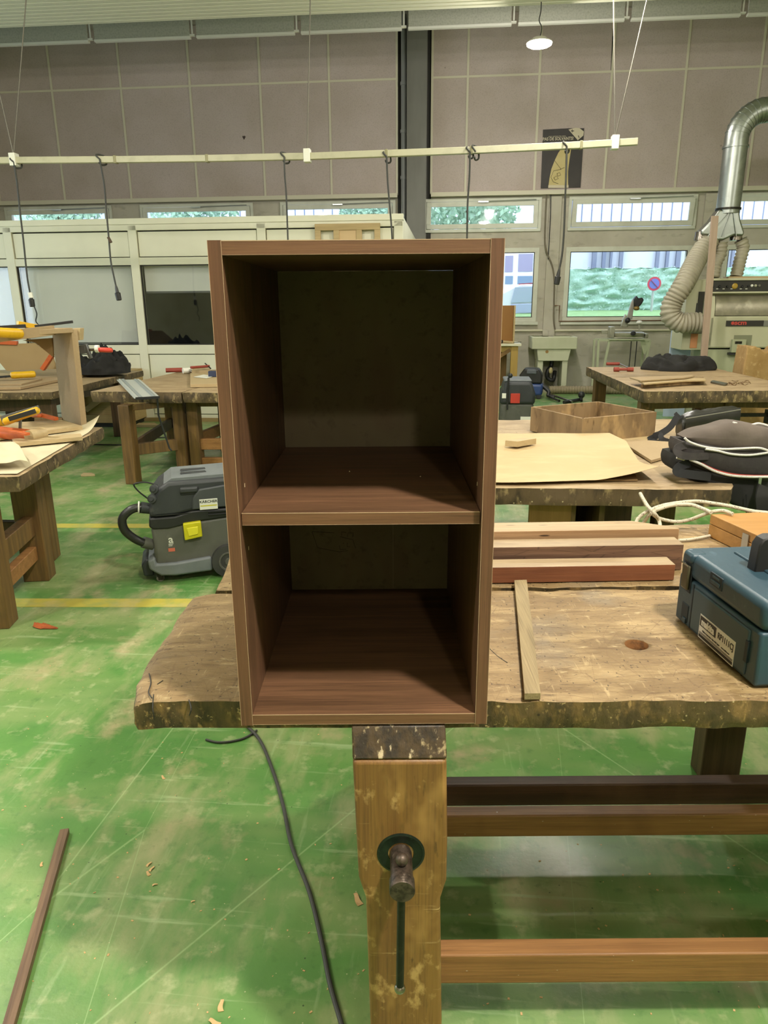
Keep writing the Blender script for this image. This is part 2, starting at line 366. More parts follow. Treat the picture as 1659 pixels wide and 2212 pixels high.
# side and rear walls, roof
struct('wall_left', MB().box((U0-.25, V0, 0), (U0, 2.0, 6)).box((U0-.25, 2.0, 0), (U0, 9.0, 1.0)).box((U0-.25, 2.0, 3.2), (U0, 9.0, 6)).box((U0-.25, 9.0, 0), (U0, V_WALL+.25, 6)), M_CREAM)
struct('window_left', ring(MB(), 0, 1, 0, 1, .02, 0, .1), M_FRAME) if False else None
g = MB()
for v in (2.0, 4.33, 6.66, 8.94): g.box((U0-.2, v, 1.0), (U0-.08, v+.06, 3.2))
g.box((U0-.2, 2.0, 1.0), (U0-.08, 9.0, 1.06)).box((U0-.2, 2.0, 3.14), (U0-.08, 9.0, 3.2))
root = struct(f'window_{WN}', g, M_FRAME); WN += 1
MB().box((U0-.15, 2.05, 1.05), (U0-.144, 8.95, 3.15)).build('pane', M_GLASS, root)
struct('wall_right', MB().box((U1, V0, 0), (U1+.25, V_WALL+.25, 6)), M_CREAM)
struct('wall_front', MB().box((U0-.25, V0-.25, 0), (U1+.25, V0, 6)), M_CREAM)
rib = MB()
ve = 10.15; rib.box((U0, V0, 5.0), (U1, ve, 5.09))
v = ve - .07
while v > 5.5:
    rib.box((U0, v, 4.95), (U1, v+.07, 5.0)); v -= .105
rib.box((U0, V0, 4.95), (U1, v+.05, 5.0))
struct('ceiling', rib, mat('cream_ribbed_ceiling', 'e6e4cc', rough=.6))
struct('ceiling_upper', MB().box((U0-.25, V0-.25, 6.0), (U1+.25, V_WALL+.3, 6.1)), M_CREAM)
# grey acoustic baffles behind the ceiling edge
ub = -9.63
ORD = ['first', 'second', 'third', 'fourth', 'fifth', 'sixth', 'seventh', 'eighth']
ub = -6.65
for k in range(8):
    r_ = empty('acoustic_baffle', room(ub, 11.25, 5.1), -RA)
    MB().box((.05, 0, .02), (1.44, .05, .62)).build('panel', M_GREYP, r_)
    MB().box((.045, -.006, 0), (1.445, .056, .03)).build('bottom_profile', M_WHITE, r_)
    tag(r_, f'{ORD[k]} grey acoustic baffle counted from the left along the row under the roof', 'acoustic panel', 'grey baffles hung in a row below the roof')
    h = MB().box((1.465, .012, .04), (1.485, .032, .9)).box((1.44, 0, .03), (1.51, .05, .05)); h.build('hanger', M_WHITE, r_)
    ub += 1.49
# yellow floor lines
for n_, (y0, xa, xb) in enumerate([((1293, 1311), -3, 430), ((1131, 1140), -3, 470), ((0, 0), 0, 0)]):
    if xb == 0: continue
    A, B, C2, D = onz(-200, y0[0], 0), onz(520, y0[0]+1, 0), onz(520, y0[1]+1, 0), onz(-200, y0[1], 0)
    MB().prism([A+Vector((0,0,.0004)), B+Vector((0,0,.0004)), C2+Vector((0,0,.0004)), D+Vector((0,0,.0004))], (0,0,.0012)).build(f'trim_{TRIM[0]}', M_YELLOW, kind='structure'); TRIM[0] += 1

# ------------------------------------------------------------------ office partition of cream panels and glass
VP = V_PART; POSTS = [-8.95, -7.30, -5.645, -3.995, -2.345, -.645]
p = MB()
for u in POSTS: p.box((u-.055, VP-.03, 0), (u+.055, VP+.06, 2.46))
p.box((U0, VP-.03, 2.40), (-.593, VP+.06, 2.52)); p.box((U0, VP-.045, 2.47), (-.585, VP+.07, 2.54))
p.box((U0, VP-.025, 1.99), (-.593, VP+.05, 2.08)); p.box((U0, VP-.025, .885), (-.593, VP+.05, 1.0))
p.box((U0, VP-.025, 0), (-.593, VP+.05, .09))
for a, b in zip(POSTS, POSTS[1:]):
    p.box((a+.065, VP-.012, 2.09), (b-.065, VP+.03, 2.385)); p.box((a+.065, VP-.012, .10), (b-.065, VP+.03, .875))
p.box((-.655, VP-.01, 0), (-.593, V_WALL-.33, 2.52))
struct('wall_partition', p, M_CREAM2, bevel=.003)
struct('wall_partition_core', MB().box((U0, VP+.031, 2.0), (-.66, VP+.04, 2.47)).box((U0, VP+.031, 0.01), (-.66, VP+.04, .95)), M_SEALS)
struct('ceiling_office_added', MB().box((U0, VP+.05, 2.42), (-.66, V_WALL, 2.46)), M_GREYP)  # unseen lid, added to keep the office behind the glass dark
struct('wall_office', MB().box((U0, V_WALL-.40, 0), (-.66, V_WALL-.36, 2.42)), mat('office_wall', '4b4a4e', [('noise','2b2a2d',(1,1,1),1.2,.4,.6,.8)], rough=.8))
for a, b in zip(POSTS, POSTS[1:]):
    root = struct(f'window_{WN}', ring(MB(), a+.055, b-.055, 1.0, 1.99, .012, VP-.01, VP+.02), M_SEALS); WN += 1
    MB().box((a+.06, VP+.004, 1.006), (b-.06, VP+.010, 1.984)).build('pane', M_PGLASS, root)
M_BLIND = mat('grey_blind', 'e2e2dc', [('noise', 'd2d3d0', (1,1,1), 2, .4, .7, .5)], rough=.8)
for (a, b, z0, lab) in [(-8.9,-7.35,1.02,None), (-7.25,-5.7,1.02,'pale grey roller blind fully down behind the leftmost office pane'), (-5.6,-4.04,1.02,'pale grey roller blind pulled fully down behind the wide office pane'), (-3.93,-2.39,1.66,'pale grey roller blind half lowered above the dark office interior')]:
    if lab is None: continue
    r_ = empty('roller_blind', room(a, VP+.09, z0), -RA); L = b-a
    MB().box((0, 0, 0), (L, .004, 1.99-z0)).build('cloth', M_BLIND, r_); MB().cyl((0, .01, 1.985-z0), (L, .01, 1.985-z0), .02, n=10).build('roller', M_WHITE, r_)
    MB().box((0, -.004, -.012), (L, .008, .012)).build('bottom_bar', mat('blind_bar', '55575a', rough=.4), r_); tag(r_, lab, 'blind')
struct('baseboard_partition', MB().box((U0, VP-.045, 0), (-.59, VP-.026, .05)), mat('tan_baseboard', '9c8658', rough=.5))
d = empty('office_desk', room(-3.9, VP+.9, 0), -RA)
MB().box((0,0,.70),(2.6,.7,.74)).build('desk_top', M_BLACK, d); MB().box((.05,.05,0),(.1,.65,.7)).build('leg', M_BLACK, d); MB().box((2.5,.05,0),(2.55,.65,.7)).build('leg', M_BLACK, d)
tag(d, 'dark desk inside the office behind the half-covered pane', 'desk')
ch = empty('office_monitor', room(-2.75, VP+1.2, .74), -RA)
MB().box((0,0,.06),(.62,.03,.42)).build('screen', M_BLACK, ch); MB().box((.26,-.08,0),(.38,.08,.015)).box((.3,0,.01),(.34,.02,.1)).build('stand', M_BLACK, ch)
tag(ch, 'dark monitor on the desk inside the glazed office', 'monitor')

# ------------------------------------------------------------------ lamps
M_GLOW = mat('lamp_glow', (1, .95, .82), emit=9.0, rough=.5)
M_LAMPBODY = mat('lamp_housing', 'b9b6aa', rough=.4)
def hall_lamp(pos, label, group, power=1.0):
    r_ = empty('high_bay_lamp', room(*pos), -RA)
    MB().lathe([(.04,.06), (.08,.055), (.10,.03), (.13,.018), (.152,.012), (.155,0), (.0,0)], n=32).build('housing', M_LAMPBODY, r_)
    MB().lathe([(.03,-.030), (.125,-.030), (.148,-.018), (.152,-.0005), (.03,-.0005)], n=32).build('diffuser', M_GLOW, r_)
    MB().lathe([(.03,-.001), (.026,-.034), (.0,-.036)], n=16).build('sensor', M_LAMPBODY, r_)
    MB().tube(catmull([(0,0,.05), (.02,0,.16), (-.015,0,.24), (0,0,.33), (0,0,4.94-pos[2] if pos[2] < 4.4 else .43)], 5), .006, 6).build('suspension', M_CABLE, r_)
    tag(r_, label, 'lamp', group)
    ld = bpy.data.lights.new('lamp_light', 'POINT'); ld.shadow_soft_size = .09; ld.energy = LAMP_W*power; ld.color = LAMP_COL
    lo = bpy.data.objects.new('lamp_light', ld); COL.objects.link(lo); lo.parent = r_; lo.location = (0,0,-.13)
    ld = bpy.data.lights.new('lamp_face_light', 'AREA'); ld.shape = 'DISK'; ld.size = .26; ld.energy = LAMP_W*.55*power; ld.color = LAMP_COL
    lo = bpy.data.objects.new('lamp_face_light', ld); COL.objects.link(lo); lo.parent = r_; lo.location = (0,0,-.04)
    return r_
for i, p_ in enumerate(LAMP_POS):
    seen = i == len(LAMP_POS)-1
    hall_lamp(p_, 'glowing round lamp hanging before the brown wall cladding' if seen else 'round high-bay lamp hanging from the hall ceiling above and behind the benches', None if seen else 'hall lamps outside the view', 1.85 if (p_[0] == 1.1 and abs(p_[1]) < 1) else (.55 if p_[1] < -1 else (1.15 if p_[0] < 0 else .75)))
# daylight portals in the window openings (they only guide the sky's own light)
def portal(loc, sx, sy, direction):
    ld = bpy.data.lights.new('daylight_portal', 'AREA'); ld.shape = 'RECTANGLE'; ld.size = sx; ld.size_y = sy; ld.cycles.is_portal = True
    o = bpy.data.objects.new('daylight_portal', ld); COL.objects.link(o); o.location = loc
    o.rotation_euler = Vector(direction).to_track_quat('-Z', 'Y').to_euler(); return o
portal(room(U0-.3, 5.5, 2.1), 7.0, 2.2, (RC, -RS, 0))

# ------------------------------------------------------------------ workbenches
M_TOP = mat('worn_beech_top', '8e754f',
    [('noise', '725a38', (1,2.0,1), 2.6, .44, .66, .85), ('noise', 'b79d70', (1.5,6,1), 4, .5, .7, .7), ('fine', '664c2c', (1.3,9,3), 7, .54, .70, .75), ('noise', '7f7564', (1,1,1), 5, .56, .72, .6), ('fine', '4a3520', (3,22,3), 9, .60, .70, .8), ('fine', 'c4ab7e', (14,3,3,.7), 6, .62, .72, .6),
     ('noise', '5a452b', (1,1.3,1), 9, .58, .74, .6), ('crack', '5a4025', (1,4,1), 9, .014, .0, .55), ('crack', '6a4d2c', (5,1,1,.6), 6, .012, .0, .4),
     ('dot', '2c1d10', (1,2.3,1), 41, .13, .07, .9), ('fine', '2c1d10', (2,5,1), 22, .66, .72, .9), ('dot', '3a2715', (1,2.0,1), 19, .07, .04, .85), ('dot', '33210f', (2.4,1,1,.5), 35, .13, .08, .8), ('fine', 'cdb88c', (1,3,1), 30, .6, .72, .55)],
    rough=.62, bump=[('fine', (1,4,1), 26, .004), ('dot', (1,1.9,1), 52, .0015), ('fine', (1,1,1), 8, .006)])
M_EDGE = mat('dirty_bench_edge', '5f4d2e',
    [('noise', '2e2415', (3,3,1), 5, .42, .62, .85), ('fine', '86693c', (4,4,2), 9, .50, .66, .8), ('fine', 'b2925c', (7,7,3), 12, .60, .70, .75), ('noise', '443a20', (1,1,1), 7, .5, .7, .5), ('fine', 'c9ae7a', (16,3,20), 5, .63, .70, .8), ('dot', 'cbb98f', (1,1,1), 33, .07, .04, .7), ('dot', '1d150c', (1,1,1), 31, .12, .07, .8)],
    rough=.6, bump=[('fine', (4,4,2), 16, .004), ('noise', (3,3,1), 6, .004)])
M_EDGE_L = mat('worn_bench_edge_far', '5c4b32',
    [('fine', '352a1a', (3,3,1.4), 4, .45, .6, .85), ('fine', 'a48e63', (4,4,2), 6, .55, .68, .8), ('dot', 'c9b78c', (1,1,1), 30, .12, .06, .7)], rough=.65, bump=('fine', (6,6,2), 12, .003))
M_TOP_PALE = mat('worn_beech_top_pale', 'a58e6c', [('noise', '80694a', (1,2.5,1), 2.5, .42, .68, .7), ('fine', 'bda988', (1.5,6,1), 7, .5, .7, .6), ('dot', '4b371f', (1,1.6,1), 20, .1, .05, .8), ('crack', '6b5233', (1,4,1), 5, .012, .0, .5)], rough=.6, bump=('fine', (1,3,1), 20, .002))
M_END = mat('weathered_end', 'a89674', [('noise', '7b6748', (3,1,1), 4, .4, .66, .7), ('crack', '3f2e1a', (4,1,1), 9, .03, .0, .8), ('noise', 'c9baa0', (1,3,1), 8, .55, .72, .7), ('dot', '33241a', (1,1,1), 45, .15, .08, .9), ('fine', '59442b', (2,1,1), 14, .58, .72, .7)], rough=.75, bump=[('fine', (1,3,1), 20, .004), ('noise', (1,1,1), 8, .008)])
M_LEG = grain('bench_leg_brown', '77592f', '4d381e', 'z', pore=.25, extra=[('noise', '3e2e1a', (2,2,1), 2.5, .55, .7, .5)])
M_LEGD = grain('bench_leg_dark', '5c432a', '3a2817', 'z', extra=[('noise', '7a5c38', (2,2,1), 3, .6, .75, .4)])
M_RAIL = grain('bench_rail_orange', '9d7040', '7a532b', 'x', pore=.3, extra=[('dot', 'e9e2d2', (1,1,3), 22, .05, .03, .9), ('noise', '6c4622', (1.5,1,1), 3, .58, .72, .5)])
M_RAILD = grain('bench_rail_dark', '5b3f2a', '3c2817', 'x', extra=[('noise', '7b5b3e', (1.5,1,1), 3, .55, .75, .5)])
M_JAW = grain('vice_jaw_wood', '85602f', '6c4826', 'z', rough=.5, scale=.8, amt=.7, pore=.35,
    extra=[('noise', 'b58c50', (2,2,1), 6, .56, .72, .6), ('fine', 'c9a468', (3,3,2), 9, .58, .68, .65), ('fine', 'd8b884', (1.5,1.5,24), 5, .64, .70, .6), ('fine', '3f2c15', (9,9,2), 7, .62, .70, .7), ('fine', '54401f', (5,5,1), 10, .6, .72, .6), ('noise', '4f391b', (2,2,1.5), 5, .58, .72, .6)])
M_JAWTOP = mat('vice_jaw_top', '45341f', [('fine', '1f1811', (3,3,1), 14, .46, .60, .8), ('fine', 'cbb794', (3,3,1), 16, .60, .66, .85), ('fine', 'b5a078', (1.5,1.5,1), 34, .58, .66, .7), ('noise', '7c6238', (3,3,1), 10, .58, .7, .5)], rough=.5, bump=('fine', (2,2,1), 20, .003))

def slab(c4, z0, z1, n=40, m=14, jit=.004, seed=0, wear=.006, end_jit=0.0):
    """thick plank top with bruised, wavering edges. c4: front-left, front-right, back-right, back-left. side faces use slot 1"""
    A, B, C, D = [Vector((p[0], p[1], 0)) for p in c4]; mb = MB()
    def P(i, j, z):
        p = (A*(1-i)+B*i)*(1-j) + (D*(1-i)+C*i)*j
        e = min(i, 1-i, j, 1-j)
        if e < 1e-6:
            q = (A+B+C+D)/4; d = (q-p).normalized()
            k = jit*(nz(p.x, p.y, z+seed, 9)+.6*nz(p.x, p.y, z*3+seed, 30)) 
            if i < 1e-6 and end_jit: k += end_jit*(.4+nz(p.x*.5, p.y, z+seed, 5))
            p = p + d*k
        return Vector((p.x, p.y, z))
    T = []; 
    for j in range(m+1):
        for i in range(n+1):
            p = P(i/n, j/m, z1); e = min(i, n-i, j, m-j)
            p.z += -wear*(1 if e == 0 else 0)*(.3+.7*abs(nz(p.x, p.y, seed, 11))) + .0012*nz(p.x, p.y, 5, 14)
            T.append(p)
    w = n+1; mb.add(T, [(j*w+i, j*w+i+1, (j+1)*w+i+1, (j+1)*w+i) for j in range(m) for i in range(n)])
    rim = [(i, 0) for i in range(n+1)] + [(n, j) for j in range(1, m+1)] + [(i, m) for i in range(n-1, -1, -1)] + [(0, j) for j in range(m-1, 0, -1)]
    L = len(rim); mb.mi = 1; K = 4; rings = []
    for k in range(K+1):
        t = k/K; z = z1-(z1-z0)*t; r = []
        for (i, j) in rim:
            if k == 0: r.append(T[j*w+i])
            else:
                p = P(i/n, j/m, z)
                if k == K: p = p + (Vector(((A+B+C+D)/4)[:2]+(0,)) - Vector((p.x, p.y, 0))).normalized()*.006
                r.append(p)
        rings += r
    mb.add(rings, [(k*L+a, k*L+(a+1) % L, (k+1)*L+(a+1) % L, (k+1)*L+a) for k in range(K) for a in range(L)] + [tuple(K*L+a for a in range(L))])
    return mb
def bench(name, c4, ztop, th, legs, rails=(), leg=(.09, .07), mtop=None, medge=None, mleg=None, seed=1, slabs=None, jit=.006):
    A, B, C, D = [Vector((p[0], p[1], 0)) for p in c4]; cen = (A+B+C+D)/4; d = (B-A); yaw = atan2(d.y, d.x)
    r = empty(name, (cen.x, cen.y, 0), yaw); Mi = (Matrix.Translation((cen.x, cen.y, 0)) @ Matrix.Rotation(yaw, 4, 'Z')).inverted()
    loc = lambda p: (Mi @ Vector((p[0], p[1], 0)))
    n = slabs or 1
    for k in range(n):
        f0, f1 = k/n, (k+1)/n-(.004 if k < n-1 else 0)
        c = [loc(A.lerp(D, f0)), loc(B.lerp(C, f0)), loc(B.lerp(C, f1)), loc(A.lerp(D, f1))]
        slab(c, ztop-th, ztop, seed=seed+k, jit=jit).build('worktop', [mtop or M_TOP_PALE, medge or M_EDGE_L], r, smooth=50)
    for (x, y) in legs:
        p = loc((x, y)); MB().box((p.x-leg[0]/2, p.y-leg[1]/2, 0), (p.x+leg[0]/2, p.y+leg[1]/2, ztop-th)).build('leg', mleg or M_LEG, r, bevel=.005)
    for (a, b, z, h, w_, m_) in rails:
        p, q = loc(a), loc(b); MB().bar((p.x, p.y, z), (q.x, q.y, z), w_, h).build('rail', m_, r, bevel=.004)
    return r

# ---- main bench: two plank tops back to back
Z = .85
b1 = empty('workbench', (.6, 1.35, 0)); o = Vector((.6, 1.35, 0))
XL, XR, YF, YM, YB = -.452, 1.75, 1.072, 1.603, 2.12
def shift(mb, d):
    mb.v = [(x-d[0], y-d[1], z-d[2]) for x, y, z in mb.v]; return mb
# front top: the left end is battered, its front corner broken away
fs = slab([(XL-.012, YF+.035), (XR, YF), (XR, YM), (XL-.012, YM-.02)], Z-.058, Z, n=130, m=30, jit=.007, seed=3, wear=.010, end_jit=.010)
def chew(x, y, z):
    k = max(0, 1-(x-XL)/.05)
    if x < XL+.10 and y < YF+.12: 
        t = max(0, 1-((x-XL+.02)**2+(y-YF-.02)**2)**.5/.075); z -= .024*t*(.6+.6*abs(nz(x,y,z,30))); x += .014*t; y += .012*t
    if x < XL+.04: z -= .006*k*k if z > Z-.02 else 0
    for cx in (-.338,):
        if abs(x-cx) < .006 and y < YF+.03 and z > Z-.03: z -= .014*(1-abs(x-cx)/.006)
    return (x, y, z)
fs.v = [chew(*p) for p in fs.v]
# make the peg hole crisp with its own ring of vertices
shift(fs, o); M_HOLE = mat('raw_hole_wood', '7c5228', [('fine', '4a2f17', (2,2,2), 30, .45, .6, .8)], rough=.9, bump=('fine', (1,1,1), 60, .004))
ft = fs.build('front_worktop', [M_TOP, M_EDGE, M_HOLE], b1, smooth=45)
ct_ = shift(MB().cyl((.503, 1.298, Z-.030), (.503, 1.298, Z+.02), .0225, .0235, n=36), o); ct_.mi = 0; cutter = ct_.build('cutter', [M_HOLE], b1)
bm_ = ft.modifiers.new('hole', 'BOOLEAN'); bm_.operation = 'DIFFERENCE'; bm_.object = cutter; bm_.solver = 'EXACT'; bm_.material_mode = 'TRANSFER'
me_ = bpy.data.meshes.new_from_object(ft.evaluated_get(bpy.context.evaluated_depsgraph_get())); ft.modifiers.clear()
if len(me_.polygons) > 1000: ft.data = me_
bpy.data.objects.remove(cutter)
for nm_, pts_, r_ in [('split', [(322,1455),(326,1475),(321,1495),(328,1508)], .0011), ('split', [(408,1512),(413,1530),(409,1545)], .0012), ('split', [(1058,1402),(1075,1418),(1096,1432)], .0012), ('split', [(340,1478),(352,1470)], .0009), ('split', [(332,1500),(330,1530),(334,1555)], .0009)]:
    P_ = [onz(x, y, Z-.0004) if y < 1515 else ony(x, y, YF+.004) for x, y in pts_]
    shift(MB().tube(catmull(P_, 4), r_, 5), o).build(nm_, M_SEALS, b1)
bs = slab([(XL+.04, YM+.012), (XR, YM+.012), (XR, YB), (XL+.02, YB-.02)], Z-.06, Z-.002, n=90, m=14, jit=.008, seed=8, wear=.008, end_jit=.02)
shift(bs, o); bs.build('back_worktop', [M_TOP, M_EDGE], b1, smooth=45)
# legs and rails (floor clear of the vice side)
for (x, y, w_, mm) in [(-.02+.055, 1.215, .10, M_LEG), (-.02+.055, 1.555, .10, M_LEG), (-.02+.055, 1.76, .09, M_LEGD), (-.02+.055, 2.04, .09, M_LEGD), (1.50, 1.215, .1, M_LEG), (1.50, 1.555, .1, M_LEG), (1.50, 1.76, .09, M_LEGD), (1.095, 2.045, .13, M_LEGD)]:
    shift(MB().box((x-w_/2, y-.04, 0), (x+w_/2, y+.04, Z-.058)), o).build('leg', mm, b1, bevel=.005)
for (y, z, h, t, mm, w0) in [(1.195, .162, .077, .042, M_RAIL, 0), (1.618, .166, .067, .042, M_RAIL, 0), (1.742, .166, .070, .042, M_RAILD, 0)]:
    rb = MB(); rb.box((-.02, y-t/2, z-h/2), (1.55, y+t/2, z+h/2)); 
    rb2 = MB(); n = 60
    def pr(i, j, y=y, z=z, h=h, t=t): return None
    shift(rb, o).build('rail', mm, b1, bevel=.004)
for x in (.035, 1.5):
    shift(MB().box((x-.04, 1.25, .12), (x+.04, 1.52, .20)), o).build('rail', M_LEG, b1, bevel=.004)
tag(b1, 'battered beech workbench with a front vice carrying the open brown cabinet', 'workbench')
# ---- front leg vice of the main bench
jy = 1.0
Q = [(-.054, .797), (-.050, .640), (-.048, .564), (-.036, .518), (-.032, .236), (-.030, .06), (.098, .06), (.100, .236), (.093, .517), (.103, .556), (.103, .64), (.099, .797)]
lf = MB(); n = len(Q); lf.prism([(x, jy, z) for x, z in Q], (0, .066, 0)); shift(lf, o); lf.build('vice_jaw', M_JAW, b1, bevel=.007, seg=3)
lt = MB(); lt.prism([(-.054, jy+.002, .798), (-.0555, jy+.026, .846), (-.0555, jy+.066, .8465), (-.054, jy+.066, .798)], (.1535, 0, 0)); shift(lt, o); lt.build('jaw_head', M_JAWTOP, b1, bevel=.003)
M_GREENIRON = mat('green_black_iron', '1d2b20', [('noise', '0d120e', (1,1,1), 30, .4, .6, .8), ('fine', '3d5a44', (1,1,1), 60, .6, .72, .6)], rough=.4, metal=.3)
cz = .616; cx = .0245
sc = MB().lathe([(.0405, .004), (.0405, -.0030), (.037, -.0042), (.034, -.0032), (.022, -.0032), (.020, .004)], c=(cx, jy+.002, cz), axis=(0,1,0), n=40)
shift(sc, o).build('screw_collar', M_GREENIRON, b1)
M_SCREW = mat('worn_steel_screw', '574a40', [('fine', '2a221b', (1,1,1), 70, .45, .6, .8), ('fine', '8f8274', (1,1,1), 90, .6, .7, .6)], rough=.45, metal=.6, bump=('fine', (1,1,1), 90, .0008))
sh = MB().lathe([(.0185, .01), (.0185, -.06), (.0205, -.0605), (.0205, -.082), (.0195, -.0835), (.0, -.0835)], c=(cx, jy, cz), axis=(0,1,0), n=36)
shift(sh, o); sc_ = sh.build('screw_head', M_SCREW, b1, smooth=35)
rod = MB().cyl((cx+.0005, jy-.045, cz+.028), (cx-.003, jy-.050, cz-.232), .0068, n=16); shift(rod, o); rd = rod.build('vice_handle', M_IRON, b1)
M_BRIGHT = mat('polished_steel', '9a9188', [('fine', '5a5048', (1,1,1), 60, .5, .65, .7)], rough=.25, metal=1)
k = MB().ball((cx+.0005, jy-.045, cz+.028), .0105, 18); shift(k, o); k.build('upper_knob', M_SCREW, rd, smooth=60)
k = MB().ball((cx-.003, jy-.050, cz-.236), .0098, 18); shift(k, o); k.build('lower_knob', M_BRIGHT, rd, smooth=60)

# ------------------------------------------------------------------ the open cabinet
CX0, CY0, CZ0, CW, CH, CD, T = -.235, 1.025, .8490, .40, .743, .535, .0188
wal = lambda n, ax: grain(n, '725138', '483220', ax, rough=.48, bump=.0004, scale=1.1, pore=.55, extra=[('noise', '7d553d', (3,3,3), 1.5, .5, .75, .3)], amt=.75)
M_WX, M_WZ = wal('walnut_laminate_level', 'x'), wal('walnut_laminate_upright', 'z')
M_BAND = grain('walnut_edge_band', '704c36', '553725', 'z', rough=.5, bump=.0002, amt=.6, scale=2, pore=.35)
M_BANDX = grain('walnut_edge_band_level', '765239', '5a3b28', 'x', rough=.5, bump=.0002, amt=.6, scale=2, pore=.35)
M_GLUE = mat('pale_board_core_line', 'b99a7c', rough=.6)
M_BACK = mat('unpainted_fibre_back', '7b6c4e', [('noise', '5b4d38', (1,1,.6), 3.5, .4, .7, .7), ('noise', '6f5442', (1.5,1,.7), 5, .5, .7, .5), ('fine', '4c4130', (1,1,1), 50, .55, .7, .4)], rough=.8)
cab = empty('open_cabinet', (CX0, CY0, CZ0))
def board(nm, a, b, m, mband, front=True, axis='x'):
    ob = MB().box(a, b).build(nm, m, cab, smooth=0)
    if front: 
        e = MB().box((a[0], a[1]-.0012, a[2]), (b[0], a[1], b[2])); e.build('edge_band', mband, ob, smooth=0)
        g = MB(); t_ = .0007
        if b[0]-a[0] > .1: g.box((a[0], a[1]-.0014, b[2]-t_), (b[0], a[1]-.0009, b[2]+.0003)).box((a[0], a[1]-.0014, a[2]), (b[0], a[1]-.0009, a[2]+t_*.6))
        else: g.box((a[0]-.0001, a[1]-.0014, a[2]), (a[0]+t_*.7, a[1]-.0009, b[2])).box((b[0]-t_*.7, a[1]-.0014, a[2]), (b[0]+.0001, a[1]-.0009, b[2]))
        g.build('glue_line', M_GLUE, ob, smooth=0)
    return ob
board('side_panel', (0, 0, 0), (T, CD, CH), M_WZ, M_BAND)
sp = board('side_panel', (CW-T, 0, 0), (CW, CD, CH), M_WZ, M_BAND)
board('top_panel', (T+.0002, .001, CH-T), (CW-T-.0002, CD, CH-.0006), M_WX, M_BANDX)
board('bottom_panel', (T+.0002, .001, .0008), (CW-T-.0002, CD, T), M_WX, M_BANDX)
board('shelf', (T+.0012, .0125, .3573-.0190), (CW-T-.0012, CD-.008, .3573), M_WX, M_BANDX)
bk = MB().box((T+.0003, CD-.006, T+.0004), (CW-T-.0003, CD-.0005, CH-T-.0003)).build('back_panel', M_BACK, cab, smooth=0)
# pencil outline drawn on the back panel, seen in the lower compartment
M_PENCIL = mat('pencil_line', '1c150f', rough=.9)
def oncab(x, y): p = ony(x, y, CY0+CD-.006); return (p.x-CX0, CD-.0066, p.z-CZ0)
for ln in [[(674,1148),(722,1151)], [(674,1148),(686,1183),(733,1192),(752,1189)], [(738,1157),(738,1149),(748,1150)], [(750,1160),(752,1151),(763,1151),(762,1160)], [(735,1159),(755,1164),(762,1165),(768,1184)], [(733,1178),(735,1187),(748,1186)], [(750,1172),(750,1181),(756,1181)], [(741,1173),(743,1174)]]:
    MB().tube([oncab(*q) for q in ln], .0005, 4).build('pencil_mark', M_PENCIL, bk, smooth=0)
a_, b_ = oncab(849, 1140), oncab(853, 1270)
MB().box((a_[0]-.0005, CD-.0066, .022), (a_[0]+.0005, CD-.006, .32)).build('panel_joint', mat('joint_line', '8d7c5c'), bk, smooth=0)
M_BIT = mat('sawdust_chip', 'd8c39c', rough=.8)
for (px, py, zz) in [(755, 1019, .3573), (908, 1030, .3573)]:
    p = onz(px, py, CZ0+zz); MB().ball((p.x-CX0, p.y-CY0, zz+.0006), .0011, 6).build('sawdust_speck', M_BIT, cab, smooth=0)
for (px, py, side) in [(528.5, 1048, 0), (1031, 1045, 1), (537, 1184, 0)]:
    X = CX0+T if side == 0 else CX0+CW-T; d = ray(px, py); p = ORI + d*(X/d.x)
    MB().box((X-CX0-.0004, p.y-CY0-.0012, p.z-CZ0-.003), (X-CX0+.0004, p.y-CY0+.0012, p.z-CZ0+.003)).build('edge_chip', M_BIT, cab, smooth=0)
tag(cab, 'tall open brown wood-effect cabinet with one shelf standing on the battered workbench', 'cabinet')

# ------------------------------------------------------------------ things on the main bench
M_OAK = grain('pale_grey_oak', '98855f', '766545', 'y', rough=.7, scale=1.4, pore=.4)
a_, b_, c_, d_ = onz(1111, 1253, .863), onz(1138, 1252, .863), onz(1168, 1497, .863), onz(1133, 1498, .863)
cen = (a_+b_+c_+d_)/4
st = MB().prism([q-cen for q in (d_, c_, b_, a_)], (0, 0, -.0125)).build('wood_strip', M_OAK, loc=cen, bevel=.0006)
tag(st, 'pale oak strip lying front to back beside the cabinet on the bench top', 'wood strip')
M_P1, M_P2, M_P3 = grain('reddish_plank', '7e4a2c', '5c3320', 'x', extra=[('noise', '8f5a3a', (1,3,3), 3, .5, .7, .4)]), grain('rough_brown_plank', '7a5a45', '4d372a', 'x', extra=[('crack', '2c1d14', (1.2,9,9), 7, .03, .0, .6)]), grain('sandy_plank', 'a8845f', '8b6a49', 'x', extra=[('dot', '2f1f12', (.5,3,3), 16, .14, .08, .9)])
M_T1 = grain('planed_plank_top', 'a08a6a', '826a4c', 'x', pore=.3, extra=[('noise', 'b8a584', (1,4,4), 4, .5, .7, .5)])
M_T3 = grain('pale_plank_top', 'ad9570', '917650', 'x', pore=.3, extra=[('dot', '3c2a18', (.5,3,3), 14, .12, .07, .8)])
